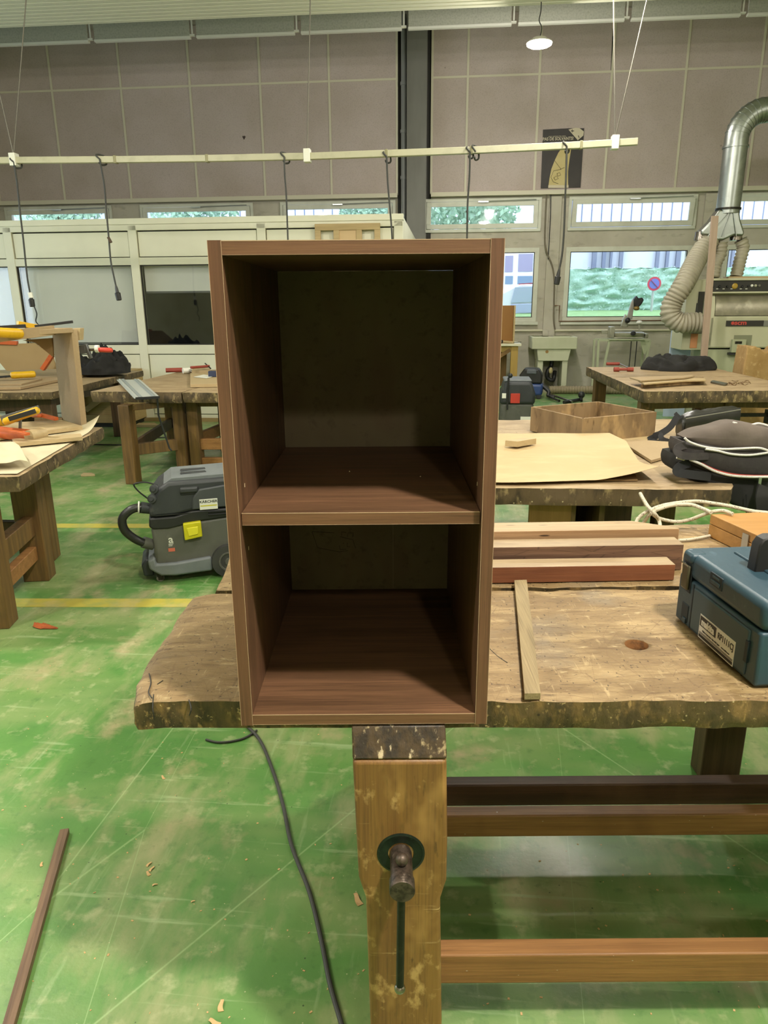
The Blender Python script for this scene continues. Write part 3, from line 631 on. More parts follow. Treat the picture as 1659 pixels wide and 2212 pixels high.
def plank(x0, x1, y0, y1, z0, z1, mf, mt, label, chamfer=0):
    mb = MB(); mb.prism([(x0, y0, z0), (x1, y0, z0), (x1, y0, z1), (x0, y0, z1)], (0, y1-y0, 0))
    if chamfer:
        mb = MB(); o_ = [(x0, y0), (x1, y0), (x1, y0+.012), (x1-chamfer, y1), (x0, y1)]; mb.prism([(x, y, z0) for x, y in o_], (0, 0, z1-z0))
    mb.v = [(x, y + .028*(x-.5)*.9, z) for x, y, z in mb.v]
    c = Vector(((x0+x1)/2, (y0+y1)/2, z0)); shift(mb, c)
    mb.m = [1 if abs(sum(mb.v[i][2] for i in f)/len(f) - (z1-z0)) < 1e-4 else 0 for f in mb.f]
    tag(mb.build('plank', [mf, mt], loc=c, bevel=.0012), label, 'plank', 'planks lying across the back of the bench')
plank(-.30, .712, 1.637, 1.694, .8495, .8905, M_P1, M_T1, 'front plank of three with a reddish-brown face behind the cabinet')
plank(-.28, .758, 1.706, 1.768, .8495, ony(1070,1181,1.706).z, M_P2, M_T1, 'middle plank of three with a rough dark brown face on the bench')
plank(-.25, .775, 1.782, 1.86, .8495, ony(1070,1147,1.782).z, M_P3, M_T3, 'rear plank of three, pale and worm-holed with a clipped end', chamfer=.10)
# wooden tool box
M_BOX = grain('orange_plywood', 'ae7f45', '956a31', 'x', rough=.45, amt=.5)
bx = empty('wooden_case', (.925, 1.78, .8495), 0)
bl, bf, br = onz(1533, 1160, .85), onz(1655, 1262, .85), Vector((1.32, 2.03, .85))
e1 = Vector((bf.x-bl.x, bf.y-bl.y, 0)); 
pts = [Vector((.945, 1.985, 0)), Vector((1.00, 1.70, 0)), Vector((1.38, 1.745, 0)), Vector((1.33, 2.03, 0))]
O_ = Vector((.925, 1.78, 0))
MB().prism([p-O_ for p in pts], (0,0,.037)).build('box_base', M_BOX, bx, bevel=.002)
MB().prism([p-O_+Vector((0,0,.0385)) for p in pts], (0,0,.028)).build('box_lid', M_BOX, bx, bevel=.002)
n_ = (pts[1]-pts[0]).normalized(); q_ = pts[0].lerp(pts[1], .55)-O_; nn = Vector((n_.y, -n_.x, 0)); nn = nn if nn.x < 0 else -nn
MB().hexa([q_+nn*.0005+n_*-.012, q_+nn*.0005+n_*.012, q_+nn*.004+n_*.012, q_+nn*.004+n_*-.012], [p+Vector((0,0,.045)) for p in (q_+nn*.0005+n_*-.012, q_+nn*.0005+n_*.012, q_+nn*.004+n_*.012, q_+nn*.004+n_*-.012)]).build('latch', M_ALUM, bx, loc=(0,0,.012))
lc = Vector((1.17, 1.83, 0))-O_
MB().box((lc.x-.045, lc.y-.03, .0667), (lc.x+.06, lc.y+.03, .0672)).build('paper_label', M_WHITE, bx)
MB().box((lc.x-.02, lc.y-.015, .0673), (lc.x+.03, lc.y-.004, .0675)).box((lc.x-.02, lc.y+.003, .0673), (lc.x+.04, lc.y+.007, .0675)).build('label_print', M_DCABLE, bx)
tag(bx, 'orange-brown wooden case with a metal latch at the back of the bench', 'case')
# braided rope
M_ROPE = mat('braided_rope', 'c4bca6', [('dot', '3c362b', (1,1,1), 150, .26, .18, .85), ('fine', '968d77', (1,1,1), 90, .5, .65, .6)], rough=.9, bump=('dot', (1,1,1), 120, .003))
rp_ = []
for (x, y, z) in [(1383,1067,.905), (1392,1092,.90), (1404,1108,.885), (1414,1124,.872), (1425,1150,.858)]: rp_.append(onz(x, y, z))
rope = MB()
def rp3(l): return catmull([onz(*q) for q in l], 8)
R_ = .0055
rope.tube(rp3([(1383,1066,.93), (1398,1092,.918), (1413,1108,.905), (1424,1126,.875), (1427,1150,.858)]), R_, 8)
rope.tube(rp3([(1372,1135,.858), (1380,1118,.88), (1404,1102,.905), (1440,1090,.918), (1500,1083,.925), (1545,1088,.92), (1580,1094,.918), (1625,1104,.916), (1662,1108,.916)]), R_, 8)
rope.tube(rp3([(1389,1131,.858), (1402,1113,.89), (1416,1103,.905), (1450,1092,.92), (1490,1090,.925), (1516,1098,.922), (1536,1107,.922)]), R_, 8)
rope.tube(rp3([(1406,1108,.895), (1425,1120,.88), (1460,1127,.872), (1492,1122,.885), (1530,1108,.915), (1560,1103,.925), (1583,1110,.923)]), R_, 8)
rope.tube(rp3([(1462,1167,.854), (1485,1166,.854), (1510,1162,.855), (1533,1157,.856)]), .0042, 8)
tag(rope.build('rope', M_ROPE, smooth=60), 'white braided rope with dark flecks looped beside the wooden case', 'rope')

# teal power tool case
M_TEAL = mat('teal_plastic', '2b434f', [('noise', '36515d', (1,1,1), 6, .45, .7, .4), ('fine', '587180', (1,1,1), 40, .62, .75, .35)], rough=.42, bump=('fine', (1,1,1), 90, .0004))
M_TEALD = mat('teal_recess', '14242d', rough=.6)
M_TEALL = mat('teal_panel_dusty', '3b4e55', [('noise', '2f444e', (1,1,1), 5, .4, .7, .5)], rough=.55)
mk0 = onz(1457, 1335, .85); yawm = radians(-85.8)
mk = empty('tool_case', (mk0.x, mk0.y, .8498), yawm)     # local x runs toward the camera along the visible face, local y goes away to the right
PL = Plane(mk0.x, mk0.y, yawm)
W_, D_, H_ = .300, .395, .163
bmb = MB()
prof = [(0, 0), (W_, 0), (W_, .118), (0, .118)]
bmb.box((0, 0, .004), (W_, D_, .108)); bmb.build('case_body', M_TEAL, mk, bevel=.006, seg=3)
lidm = MB(); lidm.box((-.001, -.001, .109), (W_+.001, D_+.001, H_)); lidm.build('case_lid', M_TEAL, mk, bevel=.014, seg=4)
MB().box((.045, .085, H_-.002), (W_-.045, D_-.03, H_+.004)).build('raised_lid_panel', M_TEAL, mk, bevel=.003)
def lc_(x, y, d=0): s, z = PL.p(x, y, d); return s, z-.8498
# recessed face panel, latches, pockets (outward is -y in local space)
MB().box((.070, -.0035, .012), (W_-.030, .002, .100)).build('face_panel', M_TEALL, mk, bevel=.003)
MB().box((.062, -.0012, .008), (.0665, .002, .104)).build('panel_groove', M_TEALD, mk, bevel=.001)
MB().box((.018, -.0018, .078), (.052, .002, .150)).build('latch_pocket', M_TEALD, mk, bevel=.002)
MB().box((.021, -.008, .084), (.048, -.001, .138)).build('latch', mat('bronze_latch', '4a4632', rough=.35), mk, bevel=.004)
MB().tube([(.020, -.009, .138), (.026, -.013, .141), (.043, -.013, .141), (.049, -.009, .138)], .0016, 6).build('latch_wire', M_BRIGHT, mk)
MB().box((.017, -.006, .142), (.053, .03, H_+.001)).build('latch_hood', M_TEAL, mk, bevel=.006)
MB().box((.120, -.0022, .130), (.165, .002, .155)).build('clip_pocket', M_TEALD, mk, bevel=.001)
MB().box((.126, -.004, .134), (.159, .002, .142)).box((.130, -.003, .146), (.155, .002, .151)).build('clip', M_TEAL, mk, bevel=.001)
MB().box((.026, -.0015, .014), (.054, .002, .052)).build('stacking_pocket', M_TEALD, mk, bevel=.002)
MB().box((.038, -.004, .010), (.050, .001, .022)).build('stacking_foot', M_TEAL, mk, bevel=.001)
MB().box((W_-.036, -.0045, .038), (W_-.026, .001, .080)).build('stacking_slot', M_TEALD, mk, bevel=.001)
# narrow end facing the camera (local +x)
MB().box((W_-.001, .030, .006), (W_+.0015, .08, .045)).build('stacking_pocket', M_TEALD, mk, bevel=.001)
MB().box((W_-.001, .030, .062), (W_+.0015, .08, .112)).build('end_pocket', M_TEALD, mk, bevel=.001)
MB().box((W_-.001, .034, .006), (W_+.006, .075, .016)).build('stacking_foot', M_TEAL, mk, bevel=.001)
# recess on the lid and black carry handle
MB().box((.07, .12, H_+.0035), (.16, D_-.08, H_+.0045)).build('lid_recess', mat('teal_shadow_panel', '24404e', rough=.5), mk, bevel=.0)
hm = MB(); hx, hy = .125, .066
pr_ = [(hy, H_-.005), (hy+.003, H_+.052), (hy+.010, H_+.064), (hy+.022, H_+.069), (hy+.19, H_+.069), (hy+.20, H_+.06), (hy+.205, H_-.005), (hy+.18, H_-.005), (hy+.175, H_+.040), (hy+.045, H_+.040), (hy+.040, H_-.005)]
hm.prism([(hx, y, z) for y, z in pr_], (.028, 0, 0)); hm.build('carry_handle', mat('black_rubber_handle', '1b1a19', rough=.55), mk, bevel=.003)
# sticker
lbm = empty('sticker', (0, 0, 0)); bpy.data.objects.remove(lbm)
lb = MB().box((.108, -.0042, .010), (.236, -.0036, .060)).build('sticker', mat('white_sticker', 'd8d8d2', rough=.45), mk)
M_PRINT = mat('black_print', '1a1a18', rough=.5)
MB().box((.110, -.0046, .036), (.170, -.0041, .057)).build('logo_block', M_PRINT, lb)
text('logo_lettering', 'makita', .020, mat('white_print', 'e4e4de', rough=.5), lb, face_front(.1395, -.0047, .0455), bold=.0009, sx=.9)
text('model_lettering', 'RP1111CJ', .0175, M_PRINT, lb, face_front(.2045, -.0044, .0455), bold=.0002, sx=.78)
MB().box((.110, -.0045, .0225), (.234, -.0042, .0235)).box((.110, -.0045, .0200), (.234, -.0042, .0212)).box((.110, -.0045, .0125), (.234, -.0042, .0185)).build('printed_lines', M_PRINT, lb)
text('small_print', 'Makita Corporation  Anjo, Aichi, Japan     www.makita.com', .0048, M_PRINT, lb, face_front(.172, -.0044, .0285), sx=.86)
tag(mk, 'teal plastic power tool case with a black handle on the bench', 'tool case')

# ------------------------------------------------------------------ floor things near the camera
cb = MB().tube(catmull([Vector((*onz(x, y, 0).xy, .0065)) for x, y in [(520,1560),(560,1600),(590,1670),(612,1745),(630,1830),(668,1930),(693,2030),(713,2130),(737,2214),(760,2300)]], 8), .0058, 10)
tag(cb.build('power_cable', M_DCABLE), 'thick dark grey cable winding over the green floor left of the vice', 'cable')
lo_ = MB().tube(catmull([Vector((*onz(x, y, 0).xy, .005)) for x, y in [(445,1600),(470,1606),(500,1604),(530,1596),(555,1580)]], 6), .004, 8)
tag(lo_.build('power_cable', M_DCABLE), 'thin grey cable loop just showing under the bench end', 'cable')
M_STICK = grain('walnut_offcut', '7b6048', '4b3525', 'x', scale=1.5)
A_, B_, C_, D_2 = onz(126, 1790, .018), onz(153, 1790, .018), onz(30, 2230, .018), onz(-6, 2230, .018)
cen = (A_+B_+C_+D_2)/4; dd = (A_-D_2); ya = atan2(dd.y, dd.x)
skm = MB(); skm.box((-dd.length/2, -.0125, -.018), (dd.length/2, .0125, 0)); tag(skm.build('wood_offcut', M_STICK, loc=cen, rz=ya, bevel=.001), 'long dark walnut offcut lying on the green floor in the near corner', 'wood offcut')
# crumpled orange leaf
M_LEAF = mat('orange_dry_leaf', 'a8562a', [('fine', '6e3214', (1,1,1), 30, .45, .65, .7)], rough=.7)
lp = onz(100, 1356, 0); lf_ = MB().grid(14, 6, lambda i, j: ((i-.5)*.13, (j-.5)*.05*(1.1-abs(i-.35)*1.4), .004+.018*abs(nz(i*5, j*5, 1))*(1-i)+.010*sin(j*pi)*(1-i)), thick=.0012)
tag(lf_.build('dry_leaf', M_LEAF, loc=(lp.x, lp.y, 0.001), rz=-.25), 'curled orange dry leaf on the green floor near the yellow line', 'leaf')
# wood shavings
M_SHAV = mat('wood_shaving', 'd0aa78', [('fine', 'a87f50', (1,1,1), 60, .45, .65, .6)], rough=.8)
def shaving(px, py, s, label, seed, group='wood shavings on the green floor'):
    p = onz(px, py, 0); rnd = random.Random(seed); w = s*rnd.uniform(.35, .6)
    mb = MB().grid(8, 2, lambda i, j: ((i-.5)*s, (j-.5)*w*(1-.4*i), .001+.45*w*(1-cos(i*rnd_a)) + .1*w*j), thick=.0008) if False else None
    a = rnd.uniform(1.5, 3.0)
    mb = MB().grid(8, 3, lambda i, j: ((i-.5)*s, (j-.5)*w*(1-.45*i)+.15*w*sin(i*5), .0012+.30*w*abs(sin(i*a))), thick=.0007)
    tag(mb.build('wood_shaving', M_SHAV, loc=(p.x, p.y, .0004), rz=rnd.uniform(0, 3)), label, 'wood shaving', group)
shaving(352, 1680, .022, 'single curled wood shaving on the floor below the bench corner', 1)
for i, (x, y) in enumerate([(322,1868),(328,1878),(320,1888)]): shaving(x, y, .018, ['topmost of three wood shavings heaped together on the floor', 'middle of three wood shavings heaped together on the floor', 'lowest of three wood shavings heaped together on the floor'][i], 3+i)
shaving(335, 1912, .014, 'small shaving just beyond the heap of three shavings', 8)
shaving(417, 1948, .010, 'tiny pale shaving beside a long floor scratch', 9)
shaving(478, 2174, .026, 'long pale splinter of wood near the bottom of the view', 10)
shaving(463, 2211, .028, 'reddish wood flake at the bottom edge of the view', 11)
shaving(90, 1868, .016, 'brown wood flake on the shiny patch beside the walnut offcut', 12)
shaving(772, 1944, .040, 'pink-brown wood chip on the floor against the vice leg', 13)
rnd = random.Random(5); chips = MB()
for k in range(260):
    px, py = rnd.uniform(-50, 1659), rnd.uniform(1300, 2212); p = onz(px, py, 0); s = rnd.uniform(.0012, .0034)
    a = rnd.uniform(0, 3); e = Vector((cos(a), sin(a), 0))*s; g_ = Vector((-sin(a), cos(a), 0))*s*rnd.uniform(.3, .9); p.z = .0002
    chips.hexa([p-e-g_, p+e-g_, p+e+g_, p-e+g_], [q+Vector((0,0,s*.35)) for q in (p-e-g_, p+e-g_, p+e+g_, p-e+g_)])
tag(chips.build('sawdust', M_SHAV, smooth=0), 'fine sawdust crumbs scattered over the green floor', 'sawdust', kind='stuff')

# ------------------------------------------------------------------ grey workshop vacuum with yellow latch
VY = radians(16); VP_ = Plane(-1.27, 3.75, VY); vc = empty('vacuum_cleaner', (-1.27, 3.75, 0), VY)
g_ = lambda n, a, b, **k: mat(n, a, [('noise', b, (1,1,1), 5, .42, .7, .6), ('fine', '77746a', (1,1,1), 8, .58, .75, .5)], rough=.55, bump=('fine', (1,1,1), 120, .0004), **k)
M_VG, M_VD, M_VT = g_('vacuum_grey', '55554e', '45453f'), g_('vacuum_charcoal', '2b2e30', '36383a'), g_('vacuum_dusty_top', '6c7173', '52585b')
def vpoly(nm, px, d0, depth, m, bevel=.012, parent=None, seg=3):
    pts = [VP_.p(x, y, d0) for x, y in px]; mb = MB(); mb.prism([(s, d0, z) for s, z in pts], (0, depth, 0))
    return mb.build(nm, m, parent or vc, bevel=bevel, seg=seg)
# (outlines follow the machine's side view; the hidden right end is squared off)
LR = .56
def vp2(pts, d0, depth, nm, m, bevel=.012, parent=None, seg=3):
    mb = MB(); mb.prism([(s, d0, z) for s, z in pts], (0, depth, 0)); return mb.build(nm, m, parent or vc, bevel=bevel, seg=seg)
vp2([(-.012,.10), (.02,.075), (LR-.24,.075), (LR-.05,.09), (LR,.13), (LR,.37), (-.012,.33), (-.005,.22)], .012, .33, 'container', M_VG, .02)
vp2([(-.020,.335), (.0,.32), (.08,.315), (.25,.345), (LR+.005,.365), (LR+.005,.41), (.22,.41), (.12,.385), (-.015,.385)], .004, .346, 'seal_band', mat('vacuum_black_band', '1c1d1d', [('fine', '34332f', (1,1,1), 12, .5, .7, .6)], rough=.5), .01)
vp2([(-.012,.385), (.12,.385), (.22,.405), (LR,.41), (LR,.585), (.10,.580), (.045,.545), (.01,.50), (-.012,.43)], .008, .338, 'motor_head', M_VD, .022); MB().box((.02, .003, .395), (LR, .008, .399)).build('head_seam', M_BLACK, vc)
vp2([(.075,.565), (.12,.597), (LR-.01,.607), (LR-.01,.58), (.10,.575)], .03, .29, 'top_tray', M_VT, .01)
for dy in (.10, .18): MB().box((.17, dy, .598), (.31, dy+.035, .606)).build('tray_slot', M_VD, vc, bevel=.004)
MB().box((.16, .004, .500), (.26, .02, .548)).build('handle_recess', mat('vacuum_recess', '191b1c', rough=.6), vc, bevel=.006)
MB().box((.16, -.006, .514), (.255, .012, .545)).build('handle_bar', M_VD, vc, bevel=.01)
vp2([(.215,.415), (.225,.485), (.26,.53), (.40,.545), (.42,.50), (.45,.42)], -.002, .02, 'side_cover', g_('vacuum_side_cover', '3a3d3f', '484b4c'), .008)
for zz in (.375, .392): MB().box((.30, -.004, zz), (.44, .008, zz+.008)).build('vent_slot', mat('vent_black', '0e0f10', rough=.6), vc, bevel=.002)
vp2([(-.015,.075), (-.04,.095), (-.045,.145), (-.005,.16), (.0,.12), (.10,.118), (.30,.135), (.30,.050), (.10,.042), (.02,.05)], -.010, .365, 'bumper_base', M_VT, .012)
vp2([(-.075,.03), (-.085,.10), (-.055,.135), (-.02,.12), (-.02,.03)], .06, .24, 'rear_bumper', M_VD, .01)
lt_ = VP_.p(394, 1128, -.01), VP_.p(440, 1167, -.01)
M_VY = mat('yellow_plastic', 'c2ba1c', [('noise', 'a59d18', (1,1,1), 9, .4, .7, .4)], rough=.4)
ym = MB().prism([(s, -.022, z) for s, z in [(.163,.248), (.260,.262), (.257,.352), (.160,.345)]], (0, .03, 0)).build('latch', M_VY, vc, bevel=.006, seg=3)
MB().prism([(s, -.0265, z) for s, z in [(.186,.272), (.238,.280), (.241,.325), (.178,.321)]], (0, .006, 0)).build('latch_grip', mat('yellow_plastic_shade', 'd4cc30', rough=.4), ym, bevel=.003)
def vtext(nm, body, px, py, size, m, d, par, **k):
    s, z = VP_.p(px, py, d); return text(nm, body, size, m, par, face_front(s, d, z), **k)
q0, q1 = VP_.p(430, 1078, -.005), VP_.p(471, 1100, -.005)
kb = MB().box((q0[0], -.0075, q1[1]+.004), (q1[0], -.004, q0[1]-.003)).build('brand_badge', mat('badge_white', 'd6d6cc', rough=.35), vc, bevel=.001)
text('badge_lettering', 'KÄRCHER', .0205, M_PRINT, kb, face_front((q0[0]+q1[0])/2, -.0078, q0[1]-.018), bold=.0005, sx=1.05)
MB().box((q0[0]+.004, -.0079, (q0[1]+q1[1])/2-.010), (q1[0]-.004, -.0075, (q0[1]+q1[1])/2-.004)).build('badge_stripe', M_VY, kb)
s_, z_ = VP_.p(369, 1168, .01)
at = MB().box((s_-.002, .0095, z_-.001), (s_+.002, .0115, z_+.001)).build('side_sticker', M_VG, vc)
text('letter_a', 'a', .062, mat('sticker_white', 'cfcfc4', rough=.5), at, face_front(s_, .0112, z_+.006), bold=.0008)
for i_ in range(3): MB().box((s_-.014, .0108, z_-.020-.006*i_), (s_+.013-.004*i_, .0113, z_-.0175-.006*i_)).build('sticker_line', MATS['sticker_white'], at)
MB().box((s_-.018, .0108, z_-.064), (s_+.018, .0115, z_-.044)).build('red_sticker', mat('faded_red', 'b8604c', rough=.5), at)
# hose
hp = catmull([(.0, .06, .425), (-.055, .05, .44), (-.11, .045, .43), (-.155, .045, .385), (-.150, .045, .32), (-.105, .05, .265), (-.055, .055, .232), (-.01, .07, .215)], 10)
MB().tube(hp, .0235, 14).build('hose', mat('vacuum_hose', '1f1f1d', rough=.4, bump=('noise', (1,1,1), 60, .002)), vc, smooth=60)
MB().cyl((-.055, .05, .44), (.0, .06, .425), .032, .030).build('hose_cuff', M_VD, vc); MB().cyl((-.062, .055, .238), (-.01, .07, .212), .033, .031).build('hose_cuff', M_VG, vc)
MB().lathe([(.033, 0), (.035, .002), (.035, .006), (.033, .008)], c=(-.060, .049, .4405), axis=(-1, 0, .1)).build('hose_ring', MATS['sticker_white'], vc)
MB().tube(catmull([(.045, .04, .56), (-.01, .03, .583), (-.06, .02, .585), (-.075, .02, .572), (-.05, .03, .53), (.0, .05, .475)], 6), .0045, 8).build('power_cable', M_CABLE, vc)
for zz, ss in ((.548,.028), (.495,.012)): MB().lathe([(.026,0), (.024,.010), (.014,.012), (.012,.018), (0,.018)], c=(ss, .006, zz), axis=(-.4,-1,.2)).build('dial_knob', M_VD, vc)
# wheels
def wheel(nm, s, d, z, r, w_, mt=None):
    a = MB().lathe([(r*.62, 0), (r*.97, .002), (r, w_*.3), (r, w_*.7), (r*.97, w_-.002), (r*.62, w_)], c=(s, d, z), axis=(0,1,0), n=36).build(nm, mt or M_VD, vc, smooth=40)
    MB().lathe([(r*.60, .001), (r*.58, -.004), (r*.50, -.004), (r*.46, .0005), (r*.24, .0005), (r*.22, -.008), (0, -.010)], c=(s, d, z), axis=(0,1,0), n=28).build('wheel_hub', M_VG, a)
    return a
wheel('rear_wheel', .395, -.016, .098, .098, .045, g_('tyre_rubber', '3a3a38', '2c2c2a')); wheel('rear_wheel', .395, .318, .098, .098, .045, MATS['tyre_rubber'])
for dd_ in (.04, .29):
    ct = MB().box((-.005, dd_-.012, .034), (.035, dd_+.022, .055)).box((.0, dd_-.010, .012), (.03, dd_-.007, .04)).box((.0, dd_+.017, .012), (.03, dd_+.020, .04)).cyl((.015, dd_+.005, .05), (.015, dd_+.005, .062), .012).build('caster_fork', M_IRON, vc)
    MB().lathe([(.0, 0), (.021, 0), (.023, .004), (.023, .018), (.021, .022), (0, .022)], c=(.012, dd_-.006, .0232), axis=(0,1,0)).build('caster_wheel', mat('caster_rubber', '6a675c', rough=.6), ct)
tag(vc, 'dusty dark grey workshop vacuum cleaner with a yellow latch on the floor', 'vacuum cleaner')
M_MDF = mat('mdf_board', 'a08a69', [('noise', '927c5c', (1,1,1), 3, .4, .7, .4), ('fine', 'b19c7c', (1,1,1), 60, .5, .7, .3)], rough=.8)
M_MDFE = mat('mdf_edge', '7e6440', rough=.8)
M_PINE = grain('pale_pine', 'b7a17a', 'a08a62', 'x', amt=.5)

# ------------------------------------------------------------------ bench with brown paper (straight behind the main bench)
ZF = .78
bF = bench('workbench', [(-.55, 2.93), (1.36, 2.79), (2.30, 4.62), (.05, 4.35)] and [(-.55, 2.905), (1.40, 2.785), (2.20, 4.58), (-.40, 4.62)], ZF, .075,
    [(-.35, 3.05), (.80, 3.12), (1.28, 3.15), (-.30, 4.35), (1.35, 4.3)], [((-.35, 3.05), (1.28, 3.15), .2, .09, .05, M_LEG)], mtop=M_TOP_PALE, seed=20, slabs=2, jit=.012)
tag(bF, 'worn workbench covered with brown paper behind the cabinet', 'workbench')
def slabthing(nm, px, z0, th, m, label, cat, group=None, bevel=.0015, par=None):
    P_ = [onz(x, y, z0+th) for x, y in px]; c = sum(P_, Vector())/len(P_)
    o_ = MB().prism([q-c for q in P_], (0, 0, -th)).build(nm, m, loc=c, bevel=bevel)
    return tag(o_, label, cat, group)
M_PAPER = mat('brown_kraft_paper', 'b9a27a', [('noise', 'b0966a', (1,1,1), 2, .42, .65, .5), ('noise', 'cab48a', (1,3,1), 4, .5, .7, .4)], rough=.7, bump=('noise', (1,1,1), 6, .006))
pc = [(.10, 2.965), (1.13, 2.955), (1.20, 3.25), (1.235, 3.93), (1.12, 4.20), (.08, 4.24)]
def paperF(i, j):
    x0, x1 = .10, 1.11+.13*j-.10*max(0, j-.8)/.2*.6; x = x0+(x1-x0)*i; y = 2.865 + (3.70-2.865)*j + .03*i*(1-j) - .02*nz(i*3, j*3, 4)
    k = max(0, i-.78)/.22*max(0, .35-j)/.35
    z = ZF + .014 + .055*j + .055*k**1.2 + .005*abs(nz(x*4, y*4, 2)); return (x+.03*k, y+.0*k, z)
tag(MB().grid(40, 30, paperF, thick=.0008).build('paper_sheet', M_PAPER, smooth=60), 'large sheet of brown paper with one curling corner on the bench', 'paper sheet')
slabthing('board_sheet', [(900,1034), (1378,1036), (1340,960), (900,955)], ZF+.002, .008, M_MDFE, 'dark board lying under the large sheet of brown paper', 'board') if True else None
p1 = onz(1123, 962, ZF+.06); tag(MB().prism([Vector(q) for q in [(-.075,-.015,0), (-.02,-.045,0), (.085,.03,0), (.03,.055,0)]], (0,0,.028)).build('wood_block', M_PINE, loc=(p1.x, p1.y, ZF+.060), bevel=.001), 'small pale wood block lying on the brown paper', 'wood block')
slabthing('mdf_offcut', [(1407,994), (1462,978), (1462,955), (1372,949), (1340,952)], ZF+.004, .014, M_MDF, 'flat grey-brown board lying beside the backpack on the bench', 'board')
slabthing('wood_offcut', [(1330,950), (1398,950), (1405,939), (1322,938)], ZF+.003, .012, M_PINE, 'pale thin offcut between the wooden box and the shoulder bag', 'wood offcut')
# open wooden box standing on the bench
M_PLY = mat('old_plywood', '8b7250', [('noise', '664f34', (2,2,.6), 4, .42, .66, .8), ('fine', '4d3820', (3,3,1), 12, .58, .7, .7), ('noise', 'bb9a68', (2,2,1), 6, .56, .72, .6)], rough=.75, bump=('fine', (3,3,1), 20, .002))
cr = [Vector((.865, 4.17, 0)), Vector((1.17, 4.05, 0)), Vector((1.60, 4.12, 0)), Vector((1.20, 4.52, 0))]
cr = [onz(1147, 878.5, ZF+.146), onz(1259, 904, ZF+.146), onz(1419, 889.5, ZF+.146), onz(1292, 867, ZF+.146)]; cr = [Vector((q.x, q.y, 0)) for q in cr]
cen = sum(cr, Vector())/4; bx2 = empty('open_wooden_box', (cen.x, cen.y, ZF+.006)); cr = [q-cen for q in cr]; hb = .140
for a, b in ((0,1), (1,2), (2,3), (3,0)):
    A, B = cr[a], cr[b]; nrm_ = Vector((-(B-A).y, (B-A).x, 0)).normalized()*.014; nrm_ = nrm_ if nrm_.dot(-A) > 0 else -nrm_
    MB().hexa([A, B, B+nrm_, A+nrm_], [q+Vector((0,0,hb)) for q in (A, B, B+nrm_, A+nrm_)]).build('box_side', M_PLY, bx2, bevel=.002)
MB().prism([q*.97 for q in cr], (0,0,.008)).build('box_bottom', M_PLY, bx2)
tag(bx2, 'open topless plywood box standing on the back of the paper-covered bench', 'wooden box')
# cupboard and boards under this bench
cu = empty('under_bench_cupboard', (.9, 3.35, 0))
def cb_(nm, x0, y0, x1, y1, z0, z1, m): MB().box((x0-.9, y0-3.35, z0), (x1-.9, y1-3.35, z1)).build(nm, m, cu, bevel=.002)
M_PLYB = grain('brown_ply_front', 'b58a56', '946d40', 'z', amt=.6)
cb_('front_panel', .62, 2.93, .80, 2.95, .30, .695, M_PLYB); cb_('side_panel', .80, 2.95, .825, 3.6, .12, .69, M_PLY)
cb_('side_panel', .925, 2.95, .95, 3.6, .12, .69, M_PLY); cb_('shelf_board', .80, 3.3, 1.3, 3.6, .25, .27, M_PLYB); cb_('back_panel', .80, 3.6, 1.3, 3.62, .12, .69, M_LEGD)
tag(cu, 'dark brown open cupboard with a rounded ply front under the paper-covered bench', 'cupboard')

# ------------------------------------------------------------------ shoulder bag and backpack
M_BAG = mat('black_leather', '1f1e1b', [('noise', '33312c', (1,1,1), 6, .45, .7, .5)], rough=.32, bump=('noise', (1,1,1), 14, .003))
M_STRAP = mat('black_webbing', '17171a', rough=.75)
M_CLOTH = mat('black_cloth', '1a1918', [('noise', '2b2a28', (1,1,1), 6, .45, .7, .6)], rough=.9)
M_PACK = mat('charcoal_pack_fabric', '302b2b', [('noise', '45403e', (1,1,1), 7, .42, .7, .6), ('fine', '201d1d', (1,1,1), 30, .5, .7, .4)], rough=.85, bump=('noise', (1,1,1), 16, .004))
M_PACKG = mat('grey_pack_mesh', '5a5049', [('noise', '6e6259', (1,1,1), 7, .42, .7, .6)], rough=.9, bump=('noise', (1,1,1), 14, .004))
M_ZIP = mat('white_zip', 'cfcac4', [('dot', '8e8a86', (1,1,1), 160, .3, .2, .6)], rough=.6)
M_RED = mat('red_piping', 'a4413a', rough=.6)
YB_ = 3.55
def pt(x, y, Y=YB_): return ony(x, y, Y)
sb = empty('shoulder_bag', (1.75, 3.95, ZF)); SO = Vector((1.75, 3.95, ZF))
def sloc(x, y, Y): return pt(x, y, Y)-SO
A, B = sloc(1466, 925, 3.95), sloc(1587, 905, 3.95)
bagm = MB(); ax_ = (B-A); R1 = .085
for k in range(0): pass
N_ = 14; ring_ = []
for i in range(N_+1):
    c = A.lerp(B, i/N_); r1 = .078*(1-.25*(2*i/N_-1)**6)
    for k in range(24):
        a = 2*pi*k/24; yy = cos(a)*r1*.75; zz = sin(a)*r1*(1.05 if sin(a) > 0 else .95)+.0
        ring_.append(c + Vector((0, yy, max(zz + .012*nz(i*.4, k*.5, 3), -.08))))
bagm.add(ring_, [(i*24+k, i*24+(k+1) % 24, (i+1)*24+(k+1) % 24, (i+1)*24+k) for i in range(N_) for k in range(24)] + [tuple(range(24))[::-1], tuple(N_*24+k for k in range(24))])
ob = bagm.build('bag_body', M_BAG, sb, smooth=60)
fl_ = MB().grid(20, 8, lambda i, j: A.lerp(B, .02+.96*i) + Vector((0, -.062-.012*sin(j*pi), .074-.085*j - .01*i*j)), thick=.004); fl_.build('flap', M_BAG, sb, smooth=60)
MB().tube([A.lerp(B, .02+.96*i/10)+Vector((0,-.066,.062)) for i in range(11)], .0035, 6).build('flap_piping', mat('bag_piping', '6b6a60', rough=.3), sb)
strap = MB()
